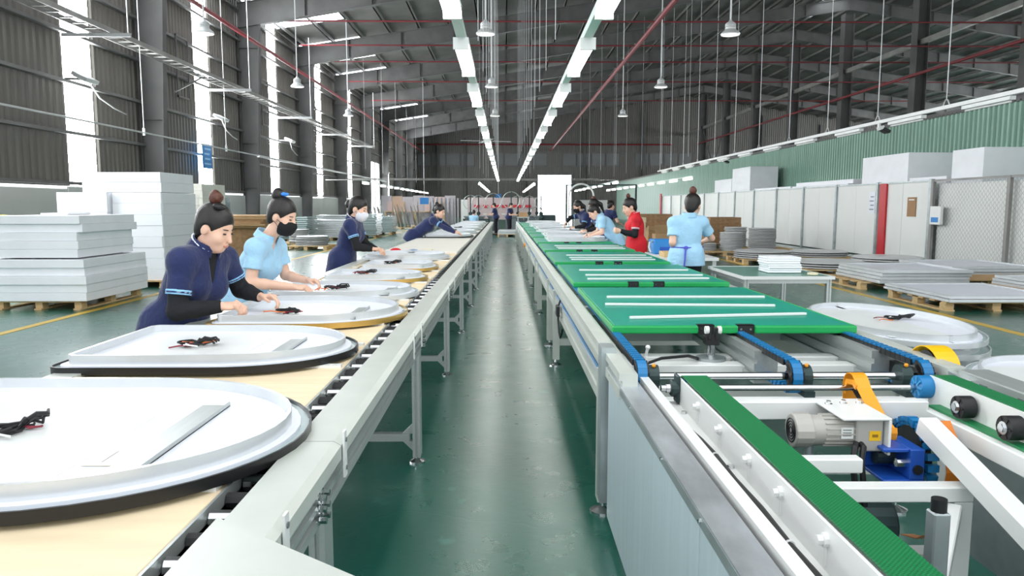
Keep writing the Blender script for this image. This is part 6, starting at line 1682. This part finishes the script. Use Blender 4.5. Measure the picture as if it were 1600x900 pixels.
# ---- green-topped work table at the right
gt = thing('work_table', (2.68, 7.6, 0), 'aluminium work table with a green top at the right', 'table')
MB().box(2.27, 3.12, 7.0, 8.2, 0.775, 0.795).build('table_top', M('dull_green_top', (92, 140, 124), 0.3), gt)
for (x0, x1, y0, y1) in ((2.255, 3.135, 6.985, 7.0), (2.255, 3.135, 8.2, 8.215), (2.255, 2.27, 7.0, 8.2), (3.12, 3.135, 7.0, 8.2)):
    MB().box(x0, x1, y0, y1, 0.77, 0.8).build('edge_trim', m_white, gt)
for (x, y) in ((2.30, 7.03), (3.09, 7.03), (2.30, 8.17), (3.09, 8.17)):
    MB().extrude([(a * 0.5 + x, b_ * 0.5 + y) for (a, b_) in ((-.045, -.045), (-.012, -.045), (-.01, -.03), (.01, -.03), (.012, -.045), (.045, -.045), (.045, .045), (-.045, .045))], (0, 0, 0.0), (0, 0, 0.77), (1, 0, 0), (0, 1, 0)).build('leg', m_alu, gt)
for y in (7.03, 8.17):
    MB().box(2.32, 3.07, y - 0.02, y + 0.02, 0.73, 0.77).build('apron_bar', m_alu, gt)
for x in (2.30, 3.09):
    MB().box(x - 0.02, x + 0.02, 7.05, 8.15, 0.73, 0.77).build('apron_bar', m_alu, gt)
slabs(7, 2.62, 2.95, 7.35, 7.65, 0.80, 0.96, m_foam, 'paper_bundle', 'white paper bundle in the pile on the green work table', 'paper', 'paper pile on the green table', 0.012, 95)
tp = MB().lathe([(0.03, 0), (0.05, 0), (0.05, 0.02), (0.03, 0.02), (0.03, 0)], (3.0, 7.18, 0.80), 20).build('tape_roll', m_tape)
tag(tp, 'cream roll of tape on the green work table corner', 'tape')
# ---- low table with oval mirrors right of the machine
lt = thing('low_table', (2.7, 5.0, 0), 'low aluminium table under the oval mirrors right of the conveyor', 'table')
MB().box(2.2, 3.1, 4.4, 5.7, 0.47, 0.5).build('table_top', m_alu_w, lt)
for x in (2.25, 3.05):
    for y in (4.45, 5.65): MB().box(x - .025, x + .025, y - .025, y + .025, 0, 0.47).build('leg', m_alu, lt)
for i in range(3):
    mirror(2.14, 3.14 - 0.02 * i, 4.22, 5.86, 0.5 + 0.07 * i, m_rim, 'oval white mirror in the pile of three on the low table, %s' % nth(i, 3), a=0.46, both=True, detail=2 if i == 2 else 1, wire=(2.75, 5.1, 0.16, 0.2, 31) if i == 2 else None, group='oval mirrors on the low table')
lt2 = thing('low_table', (3.1, 3.4, 0), 'low aluminium table at the right edge of the picture', 'table')
MB().box(2.5, 3.5, 2.9, 3.95, 0.47, 0.5).build('table_top', m_alu_w, lt2)
for x in (2.55, 3.45):
    for y in (2.95, 3.9): MB().box(x - .025, x + .025, y - .025, y + .025, 0, 0.47).build('leg', m_alu, lt2)
for i in range(2):
    mirror(2.35, 3.6, 2.85, 4.12, 0.5 + 0.07 * i, m_rim, 'white mirror at the right edge of the picture, %s of two' % ('lower', 'upper')[i], a=0.5, both=True, detail=2 if i else 1, wire=(2.98, 3.8, 0.1, 1.2, 33) if i else None, group='mirrors at the right edge')
# mirror tray half hidden below the conveyor end
# ---- side table with blue case behind the right conveyor
stb = thing('side_table', (2.35, 10.1, 0), 'small white side table behind the right conveyor', 'table')
MB().box(2.02, 2.75, 9.5, 10.7, 0.76, 0.8).build('table_top', m_white, stb)
for x in (2.07, 2.7):
    for y in (9.55, 10.65): MB().box(x - .025, x + .025, y - .025, y + .025, 0, 0.76).build('leg', m_alu, stb)
bc = thing('blue_case', (2.2, 10.4, 0.8), 'blue equipment case on the white side table', 'case')
MB().box(2.05, 2.36, 10.2, 10.6, 0.80, 1.0).build('case_body', m_signb, bc, bev=0.02)
MB().box(2.13, 2.3, 10.195, 10.2, 0.83, 0.9).build('vent_panel', m_bluebrk, bc)
MB().tube([(2.06, 10.3, 0.98), (2.0, 10.25, 0.96), (1.98, 10.2, 0.9), (2.0, 10.15, 0.83)], 0.012, 6).build('hose', m_wire, bc)
wb = thing('parts_box', (2.2, 9.75, 0.8), 'small wooden parts box with a blue label on the side table', 'box')
MB().box(2.06, 2.2, 9.6, 9.9, 0.80, 0.87).build('wood_box', m_wood, wb, bev=0.005)
MB().box(2.2, 2.4, 9.6, 9.9, 0.80, 0.88).build('carton', m_white, wb)
MB().box(2.22, 2.38, 9.597, 9.6, 0.81, 0.86).build('blue_label', m_signb, wb)
# tools on the left conveyor
dr = thing('cordless_driver', (-1.55, 5.0, 0.80), 'dark cordless screwdriver lying by the hand of the woman with hair clip', 'tool')
MB().cyl((-1.56, 4.96, 0.845), (-1.42, 4.97, 0.835), 0.024, 0.016, n=12).build('tool_body', m_black, dr, smooth=True)
MB().cyl((-1.56, 4.96, 0.84), (-1.60, 5.03, 0.815), 0.02, n=10).build('tool_grip', m_iron, dr, smooth=True)
MB().cyl((-1.42, 4.97, 0.835), (-1.39, 4.97, 0.834), 0.008, n=8).build('tool_bit', m_chrome, dr)
pb_ = thing('parts_tray', (-1.5, 10.1, 0.80), 'tray of small parts in front of the woman in white mask', 'tray')
MB().cyl((-1.54, 4.945, 0.865), (-1.51, 4.945, 0.865), 0.008, n=8).build('tool_trigger', m_redw, dr)
MB().box(-1.66, -1.1, 9.98, 10.36, 0.80, 0.815).build('tray_base', m_card, pb_)
MB().sphere((-1.25, 10.15, 0.84), 0.06, 10, (1.5, 1, 0.6)).build('blue_cloth', m_signb, pb_, smooth=True)
MB().sphere((-1.5, 10.2, 0.85), 0.05, 10, (1.6, 0.8, 0.8)).build('red_cloth', m_redc, pb_, smooth=True)
MB().box(-1.15, -1.0, 10.05, 10.3, 0.815, 0.87).build('yellow_box', m_tape, pb_)
